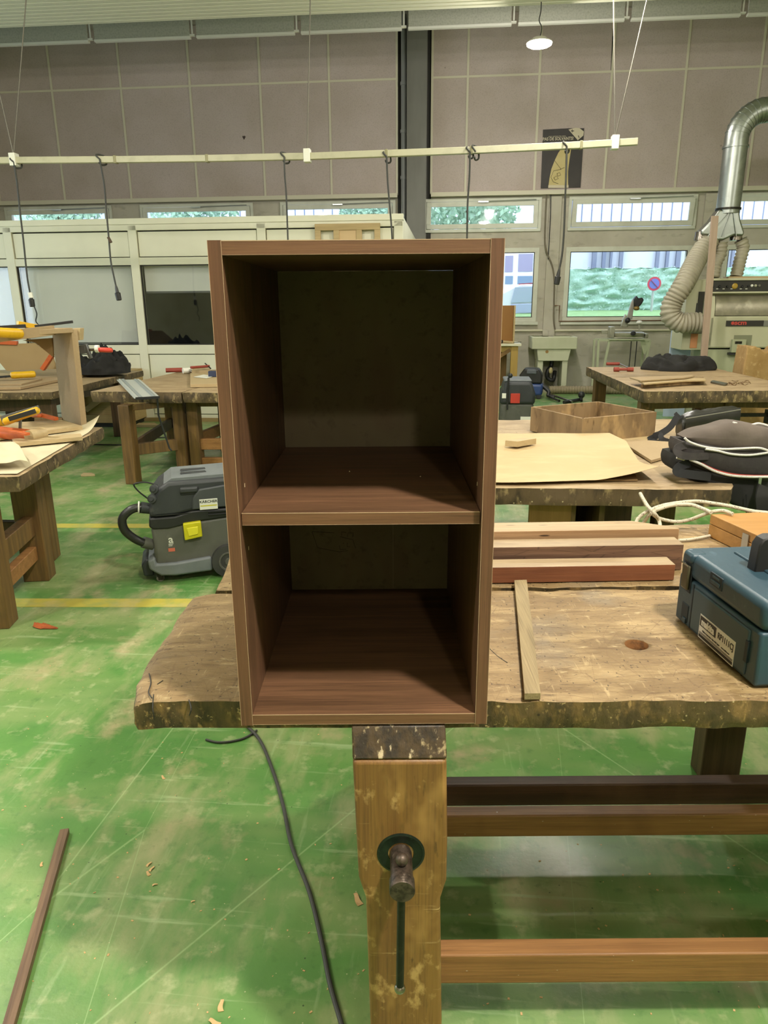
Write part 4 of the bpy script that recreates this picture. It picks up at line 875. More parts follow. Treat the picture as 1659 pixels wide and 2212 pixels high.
def ribbon(mb, pts, w, up=(0,0,1), th=.002):
    P = catmull(pts, 8)
    vs = []; U = Vector(up)
    for i, p in enumerate(P):
        t = (P[min(i+1, len(P)-1)]-P[max(i-1, 0)]).normalized(); sd = t.cross(U); sd = sd.normalized() if sd.length > .15 else (vs and (vs[-4]-vs[-3]).normalized()*-1 or Vector((1,0,0)))
        n_ = sd.cross(t).normalized(); vs += [p-sd*w/2-n_*th/2, p+sd*w/2-n_*th/2, p+sd*w/2+n_*th/2, p-sd*w/2+n_*th/2]
    L = len(P); fs = [(0,1,2,3), (4*L-1,4*L-2,4*L-3,4*L-4)]
    for i in range(L-1):
        for k in range(4): fs.append((4*i+k, 4*i+(k+1) % 4, 4*i+4+(k+1) % 4, 4*i+4+k))
    return mb.add(vs, fs)
ribbon(strap, [sloc(1463, 900, 3.93), sloc(1445, 925, 3.9), sloc(1412, 945, 3.85), sloc(1404, 950, 3.82), sloc(1420, 957, 3.80), sloc(1455, 955, 3.85), sloc(1475, 958, 3.86)], .035, up=(0,-1,.3))
ribbon(strap, [sloc(1412, 942, 3.83), sloc(1425, 938, 3.82), sloc(1432, 950, 3.80), sloc(1460, 958, 3.82)], .03, up=(0,-1,.3))
ribbon(strap, [sloc(1458, 892, 3.95), sloc(1470, 902, 3.94), sloc(1490, 902, 3.94)], .02, up=(0,-1,.3)); strap.build('strap', M_STRAP, sb)
tag(sb, 'black leather shoulder bag with a webbing strap lying behind the backpack', 'bag')
# backpack
bp = empty('backpack', (1.6, 2.92, ZF)); BO = Vector((1.6, 2.92, ZF))
def bl_(x, y, Y): return pt(x, y, Y)-BO
def pillow(mb, outline, y0, depth, bul=.02, seed=0):     # outline in the picture plane at depth Y, with a soft bulging front
    P = catmull(outline+[outline[0]], 4)[:-1]; n = len(P); c = sum(P, Vector())/n; rings = []; K = 6
    for k in range(K+1):
        t = k/K; s = 1-(1-cos(t*pi/2))*.9; yy = y0 - bul*sin(t*pi/2) - 0
        for p in P:
            q = c+(p-c)*s; rings.append(Vector((q.x, q.y + yy - y0 - bul*.0 + .012*nz(q.x*9, q.z*9, seed), q.z)))
    fr = len(rings); rings2 = [Vector((p.x, p.y+depth, p.z)) for p in P]
    vs = rings + rings2
    fs = [(k*n+a, k*n+(a+1) % n, (k+1)*n+(a+1) % n, (k+1)*n+a) for k in range(K) for a in range(n)] + [tuple(K*n+a for a in range(n))]
    fs += [(fr+a, fr+(a+1) % n, (a+1) % n, a) for a in range(n)] + [tuple(fr+a for a in range(n))]
    return mb.add(vs, fs)
Yp = 2.92
lo_o = [bl_(x, y, Yp) for x, y in [(1462,985), (1458,1002), (1468,1022), (1520,1048), (1570,1082), (1630,1112), (1730,1118), (1730,1000), (1600,990), (1520,980)]]
pillow(MB(), lo_o, 0, .16, .03, 1).build('lower_compartment', M_CLOTH, bp, smooth=60)
bk_o = [bl_(x, y, Yp+.06) for x, y in [(1505,965), (1505,1030), (1580,1078), (1645,1104), (1735,1110), (1735,950), (1600,940)]]
pillow(MB(), bk_o, 0, .08, .02, 4).build('back_panel', M_CLOTH, bp, smooth=60)
mi_o = [bl_(x, y, Yp-.02) for x, y in [(1474,954), (1470,975), (1486,998), (1540,1020), (1600,1035), (1730,1036), (1730,960), (1640,970), (1560,965), (1510,956)]]
pillow(MB(), mi_o, 0, .13, .035, 2).build('middle_compartment', M_PACK, bp, smooth=60)
up_o = [bl_(x, y, Yp) for x, y in [(1476,944), (1500,931), (1540,922), (1585,911), (1650,922), (1730,940), (1730,970), (1640,978), (1560,973), (1500,958)]]
pillow(MB(), up_o, 0, .07, .04, 3).build('upper_compartment', M_PACKG, bp, smooth=60)
def zipl(px, Y, r, m, nm='zip'):
    MB().tube(catmull([bl_(x, y, Y) for x, y in px], 6), r, 8).build(nm, m, bp, smooth=60)
zipl([(1479,946), (1490,955), (1520,965), (1560,970), (1600,969), (1640,968), (1665,976)], Yp-.055, .0048, M_ZIP)
zipl([(1524,970), (1550,974), (1580,981), (1620,983), (1665,977)], Yp-.06, .0048, M_ZIP)
zipl([(1491,993), (1515,1003), (1545,1018), (1580,1027), (1620,1030), (1665,1030)], Yp-.058, .0055, M_ZIP)
zipl([(1515,1001), (1545,1015), (1580,1024), (1620,1027.5), (1665,1028)], Yp-.055, .004, M_RED, 'red_piping')
zipl([(1583,913), (1610,921), (1640,926), (1665,938)], Yp-.01, .0055, M_ZIP)
zipl([(1624,918), (1640,915), (1665,922)], Yp+.02, .005, M_ZIP)
zipl([(1462,988), (1470,990), (1478,993)], Yp-.04, .006, M_ZIP)
hd_ = MB(); ribbon(hd_, [bl_(1482,962,Yp-.03), bl_(1466,966,Yp-.04), bl_(1462,975,Yp-.05), bl_(1475,984,Yp-.06), bl_(1500,986,Yp-.06), bl_(1530,985,Yp-.05)], .03, up=(0,-1,.2), th=.006); hd_.build('grab_handle', M_PACK, bp)
s2 = MB(); ribbon(s2, [bl_(1490,1000,Yp-.03), bl_(1468,1008,Yp-.05), bl_(1464,1020,Yp-.06), bl_(1500,1026,Yp-.07), bl_(1535,1030,Yp-.05)], .035, up=(0,-1,.2), th=.004); s2.build('shoulder_strap', M_STRAP, bp)
s3 = MB(); ribbon(s3, [bl_(1612,1068,Yp-.05), bl_(1613,1085,Yp-.05), bl_(1612,1112,Yp-.05)], .003, up=(0,-1,0), th=.003); s3.build('cord', M_STRAP, bp)
MB().box(bl_(1643,1032,Yp-.07)+Vector((-.006,0,-.03)), bl_(1643,1032,Yp-.07)+Vector((.006,.004,0))).build('zip_pull', M_ALUM, bp)
s4 = MB(); ribbon(s4, [bl_(1650,1050,Yp-.07), bl_(1645,1075,Yp-.09), bl_(1648,1108,Yp-.09)], .05, up=(0,-1,0), th=.008); s4.build('side_strap', M_CLOTH, bp)
tag(bp, 'charcoal backpack with white zips lying open on the bench edge', 'backpack')

# ------------------------------------------------------------------ right rear bench
ZE = .78
bE = bench('workbench', [(2.19, 6.06), (3.9, 5.93), (4.25, 8.28), (2.36, 8.44)] and [(2.19, 6.06), (3.62, 6.05), (3.74, 8.40), (2.36, 8.44)], ZE, .10,
    [(2.33, 6.35), (2.95, 6.45), (3.05, 6.45), (3.52, 6.35), (2.46, 8.2), (3.6, 8.15)], [((2.33,6.30),(2.95,6.40),.64,.09,.04,M_LEG), ((3.05,6.40),(3.52,6.30),.64,.09,.04,M_LEG), ((2.33,6.35),(3.52,6.35),.22,.08,.05,M_LEG)], leg=(.13,.09), seed=31, slabs=2, jit=.015)
vise = MB().box((-.30, 0, 0), (0, .03, .03)).box((-.03, -.02, -.06), (0, .05, .06)); p = bE.matrix_basis.inverted() @ Vector((3.42, 6.30, .52)); shift(vise, -p).build('vice_bar', M_IRON, bE)
jv = MB().box((-.05, -.02, -.24), (.07, .05, .05)); p = bE.matrix_basis.inverted() @ Vector((2.25, 7.9, ZE)); 
tag(bE, 'worn square workbench with boards and a black jacket on it', 'workbench')
tag(rag('black_jacket', 3.26, 8.0, ZE+.002, .37, .24, .21, M_CLOTH, seed=5, yaw=.05, fold=.7), 'crumpled black jacket heaped on the worn square workbench', 'jacket')
slabthing('board_offcut', [(1385,831), (1390,822), (1520,815), (1521,822)], ZE+.004, .030, M_PLY, 'dark-edged bottom board of the stack on the square bench', 'board', 'boards stacked on the square bench')
slabthing('board_offcut', [(1378,821), (1392,829), (1480,822), (1525,821), (1522,817), (1470,815)], ZE+.036, .012, M_PINE, 'middle board of the stack on the square bench', 'board', 'boards stacked on the square bench')
slabthing('board_offcut', [(1360,815), (1384,822), (1477,816), (1500,812), (1494,810)], ZE+.052, .012, M_MDF, 'top board of the stack on the square bench', 'board', 'boards stacked on the square bench')
M_REDT = mat('red_tool', '8e3a2c', rough=.5)
def bar_thing(nm, segs, label, cat, z):
    P0_ = onz(*segs[0][0], z); r_ = empty(nm, P0_)
    for (a, b, r1, m_, pn) in segs:
        MB().cyl(onz(*a, z)-P0_, onz(*b, z)-P0_, r1, n=10).build(pn, m_, r_)
    return tag(r_, label, cat)
bar_thing('bar_clamp', [((1310,786),(1338,786),.018,M_REDT,'clamp_bar'), ((1336,785),(1362,797),.008,M_BRIGHT,'screw'), ((1326,798),(1337,798),.024,M_REDT,'jaw'), ((1336,798),(1358,798),.014,M_REDT,'handle'), ((1355,798),(1368,798),.022,M_REDT,'end_jaw')], 'red bar clamp with a steel screw lying on the square bench', 'clamp', ZE+.024)
slabthing('pry_tool', [(1535,824), (1566,830), (1572,827), (1540,821)], ZE+.003, .014, M_ALU, 'flat grey metal tool near the front of the square bench', 'tool')
sw = MB(); rr = random.Random(3)
for k in range(14):
    q = onz(1572+rr.uniform(0, 50), 827+rr.uniform(-4, 3), ZE+.012); a = rr.uniform(0, 6)
    sw.tube([q+Vector((.03*cos(a+t*1.3), .03*sin(a+t*1.3), .006*sin(t*3))) for t in [i*.35 for i in range(8)]], .0025, 5)
tag(sw.build('wood_curls', M_LEG), 'small heap of dark wood curls on the square bench', 'wood shavings', kind='stuff')
bc = onz(1657, 845, ZE-.03); b_ = empty('blue_clamp_knob', (bc.x+.02, bc.y-.03, ZE-.05))
MB().ball((0,0,0), .045, 18).build('knob_head', mat('blue_plastic', '35508f', rough=.35), b_); MB().cyl((0,0,0), (.0,.08,-.005), .02).build('knob_stem', M_BLACK, b_)
tag(b_, 'round blue knob on the front edge of the square bench', 'knob')
# tall board standing behind
q0 = onv(1522, 790, 8.95)
tb = MB().box((q0[0]-.045, 8.95, 0), (q0[0]+.03, 8.985, onv(1518, 464, 8.95)[1])); tb.v = [(x-.02*(z-1.2), y+.05*z, z) for x, y, z in tb.v]
tag(tb.build('upright_board', grain('pinkish_board', 'a8927f', '927a66', 'z', amt=.5), rz=-RA, bevel=.002), 'narrow pinkish board standing upright in front of the sanding machine', 'board')
q = onz(1640, 900, 0); 
ch_ = MB().grid(16, 20, lambda i, j: ((i-.5)*.62, .03*sin(i*3)+.05*j, j*1.02*(1-.05*i-.04*abs(nz(i*4, 1, 3)))), None)
pbx = onv(1625, 855, 7.6)
cbd = empty('chipboard_sheet', room(pbx[0]+.32, 7.9, 0), -RA)
sh_ = MB(); N2 = 24; tp = [((i/N2-.5)*.62, 0, 1.06 - .02*i/N2 - .06*abs(nz(i*.35, 2, 3)) - (.05 if 5 < i < 12 else 0)) for i in range(N2+1)]
sh_.prism([(-.36, 0, 0), (.31, 0, 0)] + tp[::-1], (0, .30, 0)); sh_.build('sack', mat('tan_sack', 'a08252', [('noise', '8b6a3a', (1,1,.6), 4, .42, .66, .7), ('fine', 'cdb07c', (1,1,1), 20, .55, .7, .5)], rough=.9, bump=('noise', (1,1,1), 10, .01)), cbd, smooth=60, bevel=.02)
tag(cbd, 'tall tan paper sack with a torn open top behind the square bench', 'sack')

# ------------------------------------------------------------------ near-left bench with paper and clamps
def mid(ps): return sum((Vector(p) for p in ps), Vector())/len(ps)
def pb(par, nm, pts, vec, m, org, bevel=.0015):
    return MB().prism([Vector(p)-org for p in pts], vec).build(nm, m, par, bevel=bevel)
ZC = .77
cF = onz(40, 1028, ZC); cB = onz(222, 922, ZC); fdir = (onz(0, 1033, ZC)-cF)
A_ = (cF.x-2.1, cF.y-.22); 
bC = bench('workbench', [A_, (cF.x, cF.y), (cB.x, cB.y), (cB.x-2.0, cB.y+.12)], ZC, .075, [(-1.90, 3.235), (-1.985, 3.86), (-2.10, 4.19), (-3.2, 3.4), (-3.2, 4.2)],
    [((-1.90, 3.2), (-1.985, 3.86), .33, .11, .06, M_LEG), ((-1.90, 3.2), (-1.985, 3.86), .17, .08, .05, M_RAIL), ((-1.985, 3.86), (-3.2, 4.0), .30, .08, .05, M_LEGD)],
    leg=(.14, .12), seed=41, jit=.012)
tag(bC, 'dark-edged workbench strewn with paper and orange clamps', 'workbench')
M_PAPW = mat('cream_paper', 'c9bd9f', [('noise', 'b8ab8a', (1,1,1), 4, .45, .7, .5)], rough=.75, bump=('noise', (1,1,1), 8, .006))
def papC(i, j):
    fr = cF + Vector((-.02, .03, 0)); bk_ = cB + Vector((-.02, -.03, 0)); q = fr.lerp(bk_, j) + Vector((-1.25*i, -.04*i, 0))
    k = max(0, j-.80)/.20*max(0, .16-i)/.16; z = ZC+.004+.075*k*k + .016*max(0, nz(i*5, j*4, 2))*min(1, i*3)*max(0, .55-j)
    return (q.x+.02*k, q.y, z)
tag(MB().grid(40, 40, papC, thick=.001).build('paper_sheet', M_PAPW, smooth=60), 'cream paper sheet with a lifted corner covering the bench of clamps', 'paper sheet')
def papC2(i, j):
    a, b, c, d = onz(-60, 1012, ZC+.02), onz(62, 1006, ZC+.02), onz(25, 950, ZC+.05), onz(-60, 950, ZC+.05)
    q = (a.lerp(b, i)).lerp(d.lerp(c, i), j); return (q.x, q.y, ZC+.028+.035*sin(j*pi)*(.6+.4*i)+.02*nz(i*3, j*3, 7)+.012*(1-j))
tag(MB().grid(20, 16, papC2, thick=.0012).build('paper_fold', M_PAPW, smooth=60), 'folded-over heap of cream paper at the near corner of the bench of clamps', 'paper')
def slabY(nm, px, z, th, m, label, cat, group=None, par=None): return slabthing(nm, px, z, th, m, label, cat, group)
slabthing('wood_strip', [(32,957), (178,943), (174,936), (26,948)], ZC+.012, .022, M_PINE, 'pale wood strip lying on the cream paper in front of the board carcass', 'wood strip')
# carcass of boards being glued up
cO = onz(160, 925, ZC+.01); ca = empty('board_carcass', cO)
Yc = onz(180, 922, ZC+.01).y
def c_(x, y, Y): return ony(x, y, Y)
pb(ca, 'side_panel', [c_(154,712,Yc), c_(176,922,Yc), c_(134,906,Yc+.32), c_(112,716,Yc+.32)], (.034, .004, 0), M_MDF, cO)
pb(ca, 'top_panel', [c_(157,708,Yc), c_(-70,722,Yc-.25), c_(-70,716,Yc+.25), c_(112,708,Yc+.32)], (0, 0, -.028), M_MDF, cO)
pb(ca, 'front_cleat', [c_(-70,722,Yc-.30), c_(112,703,Yc-.04), c_(116,724,Yc-.04), c_(-70,748,Yc-.30)], (0, .03, 0), M_MDF, cO)
pb(ca, 'corner_block', [c_(158,709,Yc+.02), c_(173,709,Yc+.02), c_(172,735,Yc+.02), c_(161,735,Yc+.02)], (0, .06, 0), M_PINE, cO)
pb(ca, 'gusset', [c_(48,735,Yc+.1), c_(112,730,Yc+.1), c_(115,772,Yc+.1), c_(76,740,Yc+.1)], (0, .02, 0), M_MDFE, cO)
pb(ca, 'bottom_panel', [onz(-30,946,ZC+.034), onz(178,920,ZC+.034), onz(134,907,ZC+.034), onz(-30,915,ZC+.034)], (0, 0, -.024), M_PINE, cO)
pb(ca, 'back_rail', [c_(74,903,Yc+.30), c_(134,903,Yc+.30), c_(134,913,Yc+.30), c_(74,913,Yc+.30)], (0, .02, 0), M_PLY, cO)
tag(ca, 'open carcass of tan boards clamped together on the paper-covered bench', 'board carcass')
# clamps
M_CY, M_CO = mat('clamp_yellow', 'd2a519', [('noise', 'b0870f', (1,1,1), 14, .5, .7, .5)], rough=.4), mat('clamp_orange', 'bb5a2a', [('noise', '8f3f1a', (1,1,1), 12, .5, .7, .6)], rough=.45)
M_CB, M_CG = mat('clamp_black', '1d1d1d', rough=.5), mat('clamp_grey', '6b6b6a', rough=.4, metal=.6)
def clamp(nm, pieces, label, group=None):
    o_ = Vector(pieces[0][1]); r_ = empty(nm, o_)
    for kind, p, q, r1, m_, pn in pieces:
        p, q = Vector(p)-o_, Vector(q)-o_; mb = MB()
        if kind == 'bar': mb.bar(p, q, r1[0], r1[1])
        else: mb.tube([p.lerp(q, t) for t in (0, .04, .15, .5, .85, .96, 1)], [r1*.5, r1*.9, r1, r1*.95, r1, r1*.9, r1*.5], 12)
        mb.build(pn, m_, r_, bevel=.002 if kind == 'bar' else 0)
    return tag(r_, label, 'clamp', group)
Yk = Yc-.1
clamp('bar_clamp', [('rod', c_(-40,716,Yc-.36), c_(48,721,Yc-.12), .030, M_CY, 'handle'), ('bar', c_(-60,711,Yc-.2), c_(56,704,Yc-.08), (.02,.02), M_CB, 'clamp_bar')], 'yellow-handled bar clamp across the top of the board carcass, nearest the camera')
clamp('bar_clamp', [('bar', c_(38,699,Yc+.1), c_(84,707,Yc+.2), (.03,.03), M_CY, 'handle'), ('bar', c_(76,705,Yc+.1), c_(157,695,Yc+.1), (.016,.016), M_CB, 'clamp_bar')], 'bar clamp with a long black rod lying over the top of the board carcass')
clamp('bar_clamp', [('bar', onz(4,908,ZC+.08), onz(86,884,ZC+.14), (.02,.05), M_CG, 'clamp_bar'), ('rod', onz(8,912,ZC+.12), onz(84,885,ZC+.19), .022, M_CY, 'handle'), ('bar', onz(20,905,ZC+.15), onz(76,888,ZC+.19), (.02,.025), M_CB, 'trigger')], 'yellow and black quick clamp with a grey bar lying inside the board carcass')
o1, o2 = onz(-20, 932, ZC+.05), onz(72, 942, ZC+.045)
clamp('screw_clamp', [('rod', o1, o2, .036, M_CO, 'handle'), ('bar', onz(-10,926,ZC+.09), onz(60,938,ZC+.075), (.03,.014), M_CO, 'clamp_bar'), ('bar', onz(43,943,ZC+.03), ony(44,901,onz(43,943,ZC+.03).y), (.014,.014), M_CG, 'spindle'), ('rod', onz(34,944,ZC+.025), onz(56,944,ZC+.025), .028, M_CG, 'foot')], 'orange screw clamp with an upright spindle on the cream paper')
clamp('screw_clamp', [('bar', onz(78,894,ZC+.08), onz(122,905,ZC+.06), (.03,.02), M_CO, 'clamp_bar'), ('rod', onz(70,897,ZC+.07), onz(86,897,ZC+.08), .016, M_CO, 'head')], 'thin orange clamp lying behind the yellow quick clamp')
pq = onz(2, 907, ZC+.09); clamp('screw_clamp', [('rod', onz(-22,910,ZC+.06), onz(9,910,ZC+.06), .034, M_CY, 'handle'), ('bar', onz(-60,909,ZC+.09), onz(-20,908,ZC+.09), (.03,.02), M_CB, 'clamp_bar')], 'round yellow clamp grip just entering the view on the left')
MB().cyl(c_(40,905,Yc), c_(40,905,Yc), .01) if False else None
tag(MB().cyl(onz(62,943,ZC+.05), onz(94,936,ZC+.05), .034, n=18).build('wooden_cylinder', M_PINE), 'short pale wooden cylinder at the end of the orange clamp', 'wood block')

# ------------------------------------------------------------------ rear-left bench with board sheets and jacket
ZG = .78
bG = bench('workbench', [(-5.2, 6.70), (-3.10, 6.75), (-2.95, 8.95), (-5.2, 9.0)], ZG-.05, .07, [(-3.25, 6.95), (-3.15, 8.5), (-4.3, 7.0), (-4.4, 8.5), (-3.75, 7.5)],
    [((-3.25, 6.95), (-4.3, 7.0), .60, .16, .04, M_LEGD), ((-3.25, 6.95), (-3.15, 8.5), .62, .12, .05, M_LEGD)], leg=(.12, .12), mleg=M_LEGD, seed=51)
tag(bG, 'dark-legged bench under large board sheets in front of the office partition', 'workbench')
slabthing('board_sheet', [(-60,838), (44,836), (242,797), (236,792), (60,796), (-60,803)], ZG-.045, .025, M_MDF, 'large tan board sheet lying at the bottom of the sheets on the dark-legged bench', 'board sheet', 'board sheets on the dark-legged bench')
slabthing('board_sheet', [(-60,830), (46,829), (90,818), (86,812), (-60,816)], ZG-.019, .016, M_MDF, 'middle board sheet of the stack below the yellow-handled clamp', 'board sheet', 'board sheets on the dark-legged bench')
slabthing('board_sheet', [(-60,812), (10,814), (44,801), (-60,800)], ZG-.002, .014, M_PINE, 'topmost small board sheet at the left of the stack', 'board sheet', 'board sheets on the dark-legged bench')
clamp('bar_clamp', [('rod', onz(22,811,ZG+.05), onz(77,808,ZG+.05), .036, M_CY, 'handle'), ('bar', onz(-50,818,ZG+.02), onz(30,812,ZG+.045), (.03,.02), M_CB, 'clamp_bar')], 'yellow-handled clamp lying on the stack of board sheets')
tag(rag('black_jacket', -3.22, 8.3, ZG-.018, .28, .26, .34, M_CLOTH, seed=23, yaw=.1, fold=.8), 'black jacket bundled behind the board carcass by the office partition', 'jacket')
pc_ = [(-60,742),(0,744),(74,741),(114,770),(122,797),(14,801),(0,784),(-60,784)]
Yo = 7.9; P_ = [ony(x, y, Yo) for x, y in pc_]; cc = mid(P_)
oc = MB().prism([p-cc for p in P_], (0, .02, 0)).build('cut_board', mat('mdf_panel', 'a0885f', [('noise', '8f7850', (1,1,1), 3, .4, .7, .4)], rough=.8), loc=cc); tag(oc, 'tan board with cut-off corners standing behind the board carcass', 'board')
clamp('bar_clamp', [('bar', ony(112,768,7.75), ony(92,798,7.75), (.06,.04), M_CO, 'clamp_bar'), ('bar', ony(-20,739,7.9), ony(38,741,7.9), (.04,.04), M_CO, 'head')], 'orange clamp bar slanting behind the tan cut board')
a = ony(166, 756, Yc+.15); rc_ = empty('screw_clamp', a); rc_.scale = (.59,.59,.59)
MB().bar((.0,0,0), (.10,0,.01), .05, .09).build('jaw', M_CG, rc_, bevel=.006); MB().bar((.10,0,.06), (.14,0,-.09), .05, .03).build('arm', M_CG, rc_, bevel=.004); MB().cyl((.1,0,0), (.24,0,.0), .014, n=8).build('spindle', M_BRIGHT, rc_); MB().cyl((.20,0,.01), (.235,0,.01), .04, n=10).build('collar', M_WHITE, rc_)
MB().tube([(.22,0,.0), (.25,0,0), (.34,0,-.005), (.375,0,-.008)], [.02,.026,.026,.02], 10).build('handle', mat('clamp_red', 'c23b2b', rough=.4), rc_)
tag(rc_, 'metal clamp with a bright red handle fixed to the board carcass', 'clamp')
# braced wooden crate by the partition
cv = 8.75; u0, z0 = onv(176, 935, cv); u1, _z = onv(283, 935, cv)
wc = empty('braced_wooden_cabinet', room(u0, cv, 0), -RA); Wc = u1-u0; Hc = .70
M_CW = grain('pale_cabinet_wood', 'b69c6a', '9c8252', 'x', amt=.5)
MB().box((0,.03,.06), (Wc,.55,Hc)).build('cabinet_body', M_CW, wc); MB().box((0,0,Hc-.09), (Wc,.03,Hc)).build('top_rail', M_CW, wc); MB().box((0,0,.06), (Wc,.03,.16)).build('bottom_rail', M_CW, wc)
MB().box((0,0,.16), (.09,.03,Hc-.09)).build('stile', M_CW, wc); MB().box((Wc-.09,0,.16), (Wc,.03,Hc-.09)).build('stile', M_CW, wc)
MB().bar((.09,.015,.22), (Wc-.1,.015,.52), .03, .07).build('brace', M_CW, wc); MB().box((.03,.05,0), (Wc-.03,.5,.06)).build('plinth', M_BLACK, wc)
tag(wc, 'pale wooden cabinet with a diagonal brace standing near the office partition', 'cabinet')
# ------------------------------------------------------------------ left middle bench (two tables side by side)
ZD = .785
dA, dB = onz(196, 845, ZD), onz(470, 848, ZD); du = (dB-dA).normalized(); dn = Vector((-du.y, du.x, 0)); 
leftv = (onz(412, 798, ZD)-dA)
bkD = dA + leftv.normalized()*1.95
pA, pB = dA, dA+du*.83; pC = pB+dn*1.75+Vector((.08,0,0)); pD = onz(402, 799, ZD)
bD = bench('workbench', [pA.xy, pB.xy, (pB+dn*2.30).xy, (pD).xy], ZD, .095, [(-2.20, 6.13), (-1.83, 6.43), (-2.26, 7.62), (-1.68, 7.55)],
    [((-2.20,6.17),(-1.83,6.43),.29,.10,.05,M_LEG), ((-2.2,6.2),(-2.26,7.6),.30,.10,.04,M_LEGD), ((-2.20,6.13),(-1.83,6.43),.66,.05,.04,M_LEG)], leg=(.10,.11), seed=61, jit=.012)
tag(bD, 'stout old bench with a silver guide rail overhanging its dented edge', 'workbench')
qA = pB+du*.01; 
bD2 = bench('workbench', [qA.xy, (qA+du*1.3).xy, (qA+du*1.3+dn*2.30).xy, (qA+dn*2.30).xy], ZD, .09, [(-1.70, 6.42), (-1.40, 8.0), (-.5, 6.40), (-.5, 8.0)],
    [((-1.70,6.42),(-.5,6.40),.29,.10,.05,M_RAIL), ((-1.70,6.42),(-.5,6.40),.12,.09,.05,M_RAIL), ((-1.70,6.42),(-1.40,8.0),.33,.10,.05,M_RAIL), ((-1.70,6.42),(-.5,6.40),.66,.06,.04,M_LEG)], leg=(.10,.10), mleg=M_LEG, seed=66, jit=.012)
vb = MB().box((-.28,0,0), (0,.03,.03)).box((0,-.02,-.5), (.06,.06,.06)); p = bD2.matrix_basis.inverted() @ Vector((-1.22, 7.2, .55)); shift(vb, -p).build('vice_bar', M_IRON, bD2)
tag(bD2, 'lighter bench pushed against the stout old bench, mostly hidden by the cabinet', 'workbench')
# silver guide rail plate overhanging the front edge
a, b, c, d = onz(252, 820, ZD+.025), onz(303, 820, ZD+.025), onz(345, 857, ZD+.02), onz(290, 860, ZD+.02)
gr = empty('guide_rail', mid([a, b, c, d])); g0 = mid([a, b, c, d])
M_RAILP = mat('pale_grey_rail', 'c3c6c2', rough=.35, metal=.3)
MB().prism([p-g0 for p in (a, b, c, d)], (0,0,-.006)).build('rail_plate', M_RAILP, gr)
for t, w_, mm in ((.12,.03,M_RAILP), (.25,.05,M_DCABLE), (.78,.04,M_DCABLE), (.90,.03,M_RAILP)):
    MB().bar(a.lerp(b, t)-g0+Vector((0,0,.004)), d.lerp(c, t)-g0+Vector((0,0,.004)), w_*.55, .008).build('rail_rib', mm if mm is M_RAILP else mat('rail_groove', '8b9294', rough=.4), gr)
MB().bar(d-g0+Vector((.01,0,-.004)), c-g0+Vector((0,0,-.004)), .01, .02).build('rubber_strip', M_BLACK, gr)
MB().tube([c-g0+Vector((-.02,0,-.01)), c-g0+Vector((-.03,.02,-.15)), c-g0+Vector((.03,.03,-.42)), c-g0+Vector((.05,.02,-.44))], .008, 6).build('dangling_cord', M_CABLE, gr)
tag(gr, 'silver-grey guide rail plate overhanging the front of the stout old bench', 'guide rail')
slabthing('wood_tray', [(411,830), (480,829), (480,806), (411,806)], ZD+.003, .030, M_PINE, 'pale shallow board with papers on it beside the cabinet edge', 'board')
slabthing('paper_slip', [(418,814), (446,817), (464,812), (440,809)], ZD+.036, .002, M_WHITE, 'white paper slips with a blue mark on the pale board', 'paper')
q = onz(462, 808, ZD+.06); tag(MB().box((-.05,-.03,-.025), (.06,.03,.03)).build('blue_box', mat('dark_blue', '2c3450', rough=.5), loc=q, bevel=.004), 'small dark blue box on the pale board beside the cabinet', 'box')
bar_thing('bar_clamp', [((358,800),(394,799),.024,M_REDT,'handle'), ((392,799),(402,798),.014,M_IRON,'spindle')], 'dark red clamp handle at the back of the lighter bench', 'clamp', ZD+.03)
bar_thing('white_fitting', [((395,801),(412,800),.03,M_WHITE,'body'), ((409,800),(418,803),.016,M_BRIGHT,'end')], 'small white fitting next to the dark red clamp handle', 'fitting', ZD+.035)
slabthing('wood_offcut', [(414,800), (456,800), (452,795), (416,795)], ZD+.004, .05, M_PINE, 'pale offcut block with a dark tool on top at the back of the lighter bench', 'wood offcut')
bar_thing('hand_tool', [((412,794),(452,791),.014,M_REDT,'handle'), ((443,785),(455,796),.007,M_IRON,'lever')], 'dark red hand tool with a thin lever lying on the pale offcut block', 'tool', ZD+.09)
# small bits on the floor at the left
slabthing('wood_offcut', [(292,918), (341,918), (335,913), (300,913)], .002, .03, M_PINE, 'pale board lying on the floor along the office partition', 'wood offcut')
slabthing('wood_offcut', [(174,1025), (205,1024), (198,1021), (180,1021)], .001, .02, M_PINE, 'small pale offcut on the green floor behind the bench of clamps', 'wood offcut')
cbl = MB().tube(catmull([onz(x, y, .008) for x, y in [(200,960),(260,961),(285,960),(300,951),(330,946),(365,945),(400,950)]], 6), .007, 6)
tag(cbl.build('power_cable', M_CABLE), 'black cable lying on the floor under the stout old bench', 'cable')
tk = empty('dark_trolley', (-1.15, 7.8, 0)); MB().box((-.25,0,.03), (.25,.3,.22)).build('box_body', M_BLACK, tk, bevel=.02); MB().box((-.2,.05,.22), (.2,.25,.30)).build('box_lid', M_CB, tk, bevel=.02)
tag(tk, 'dark case standing on the floor under the lighter bench', 'case')
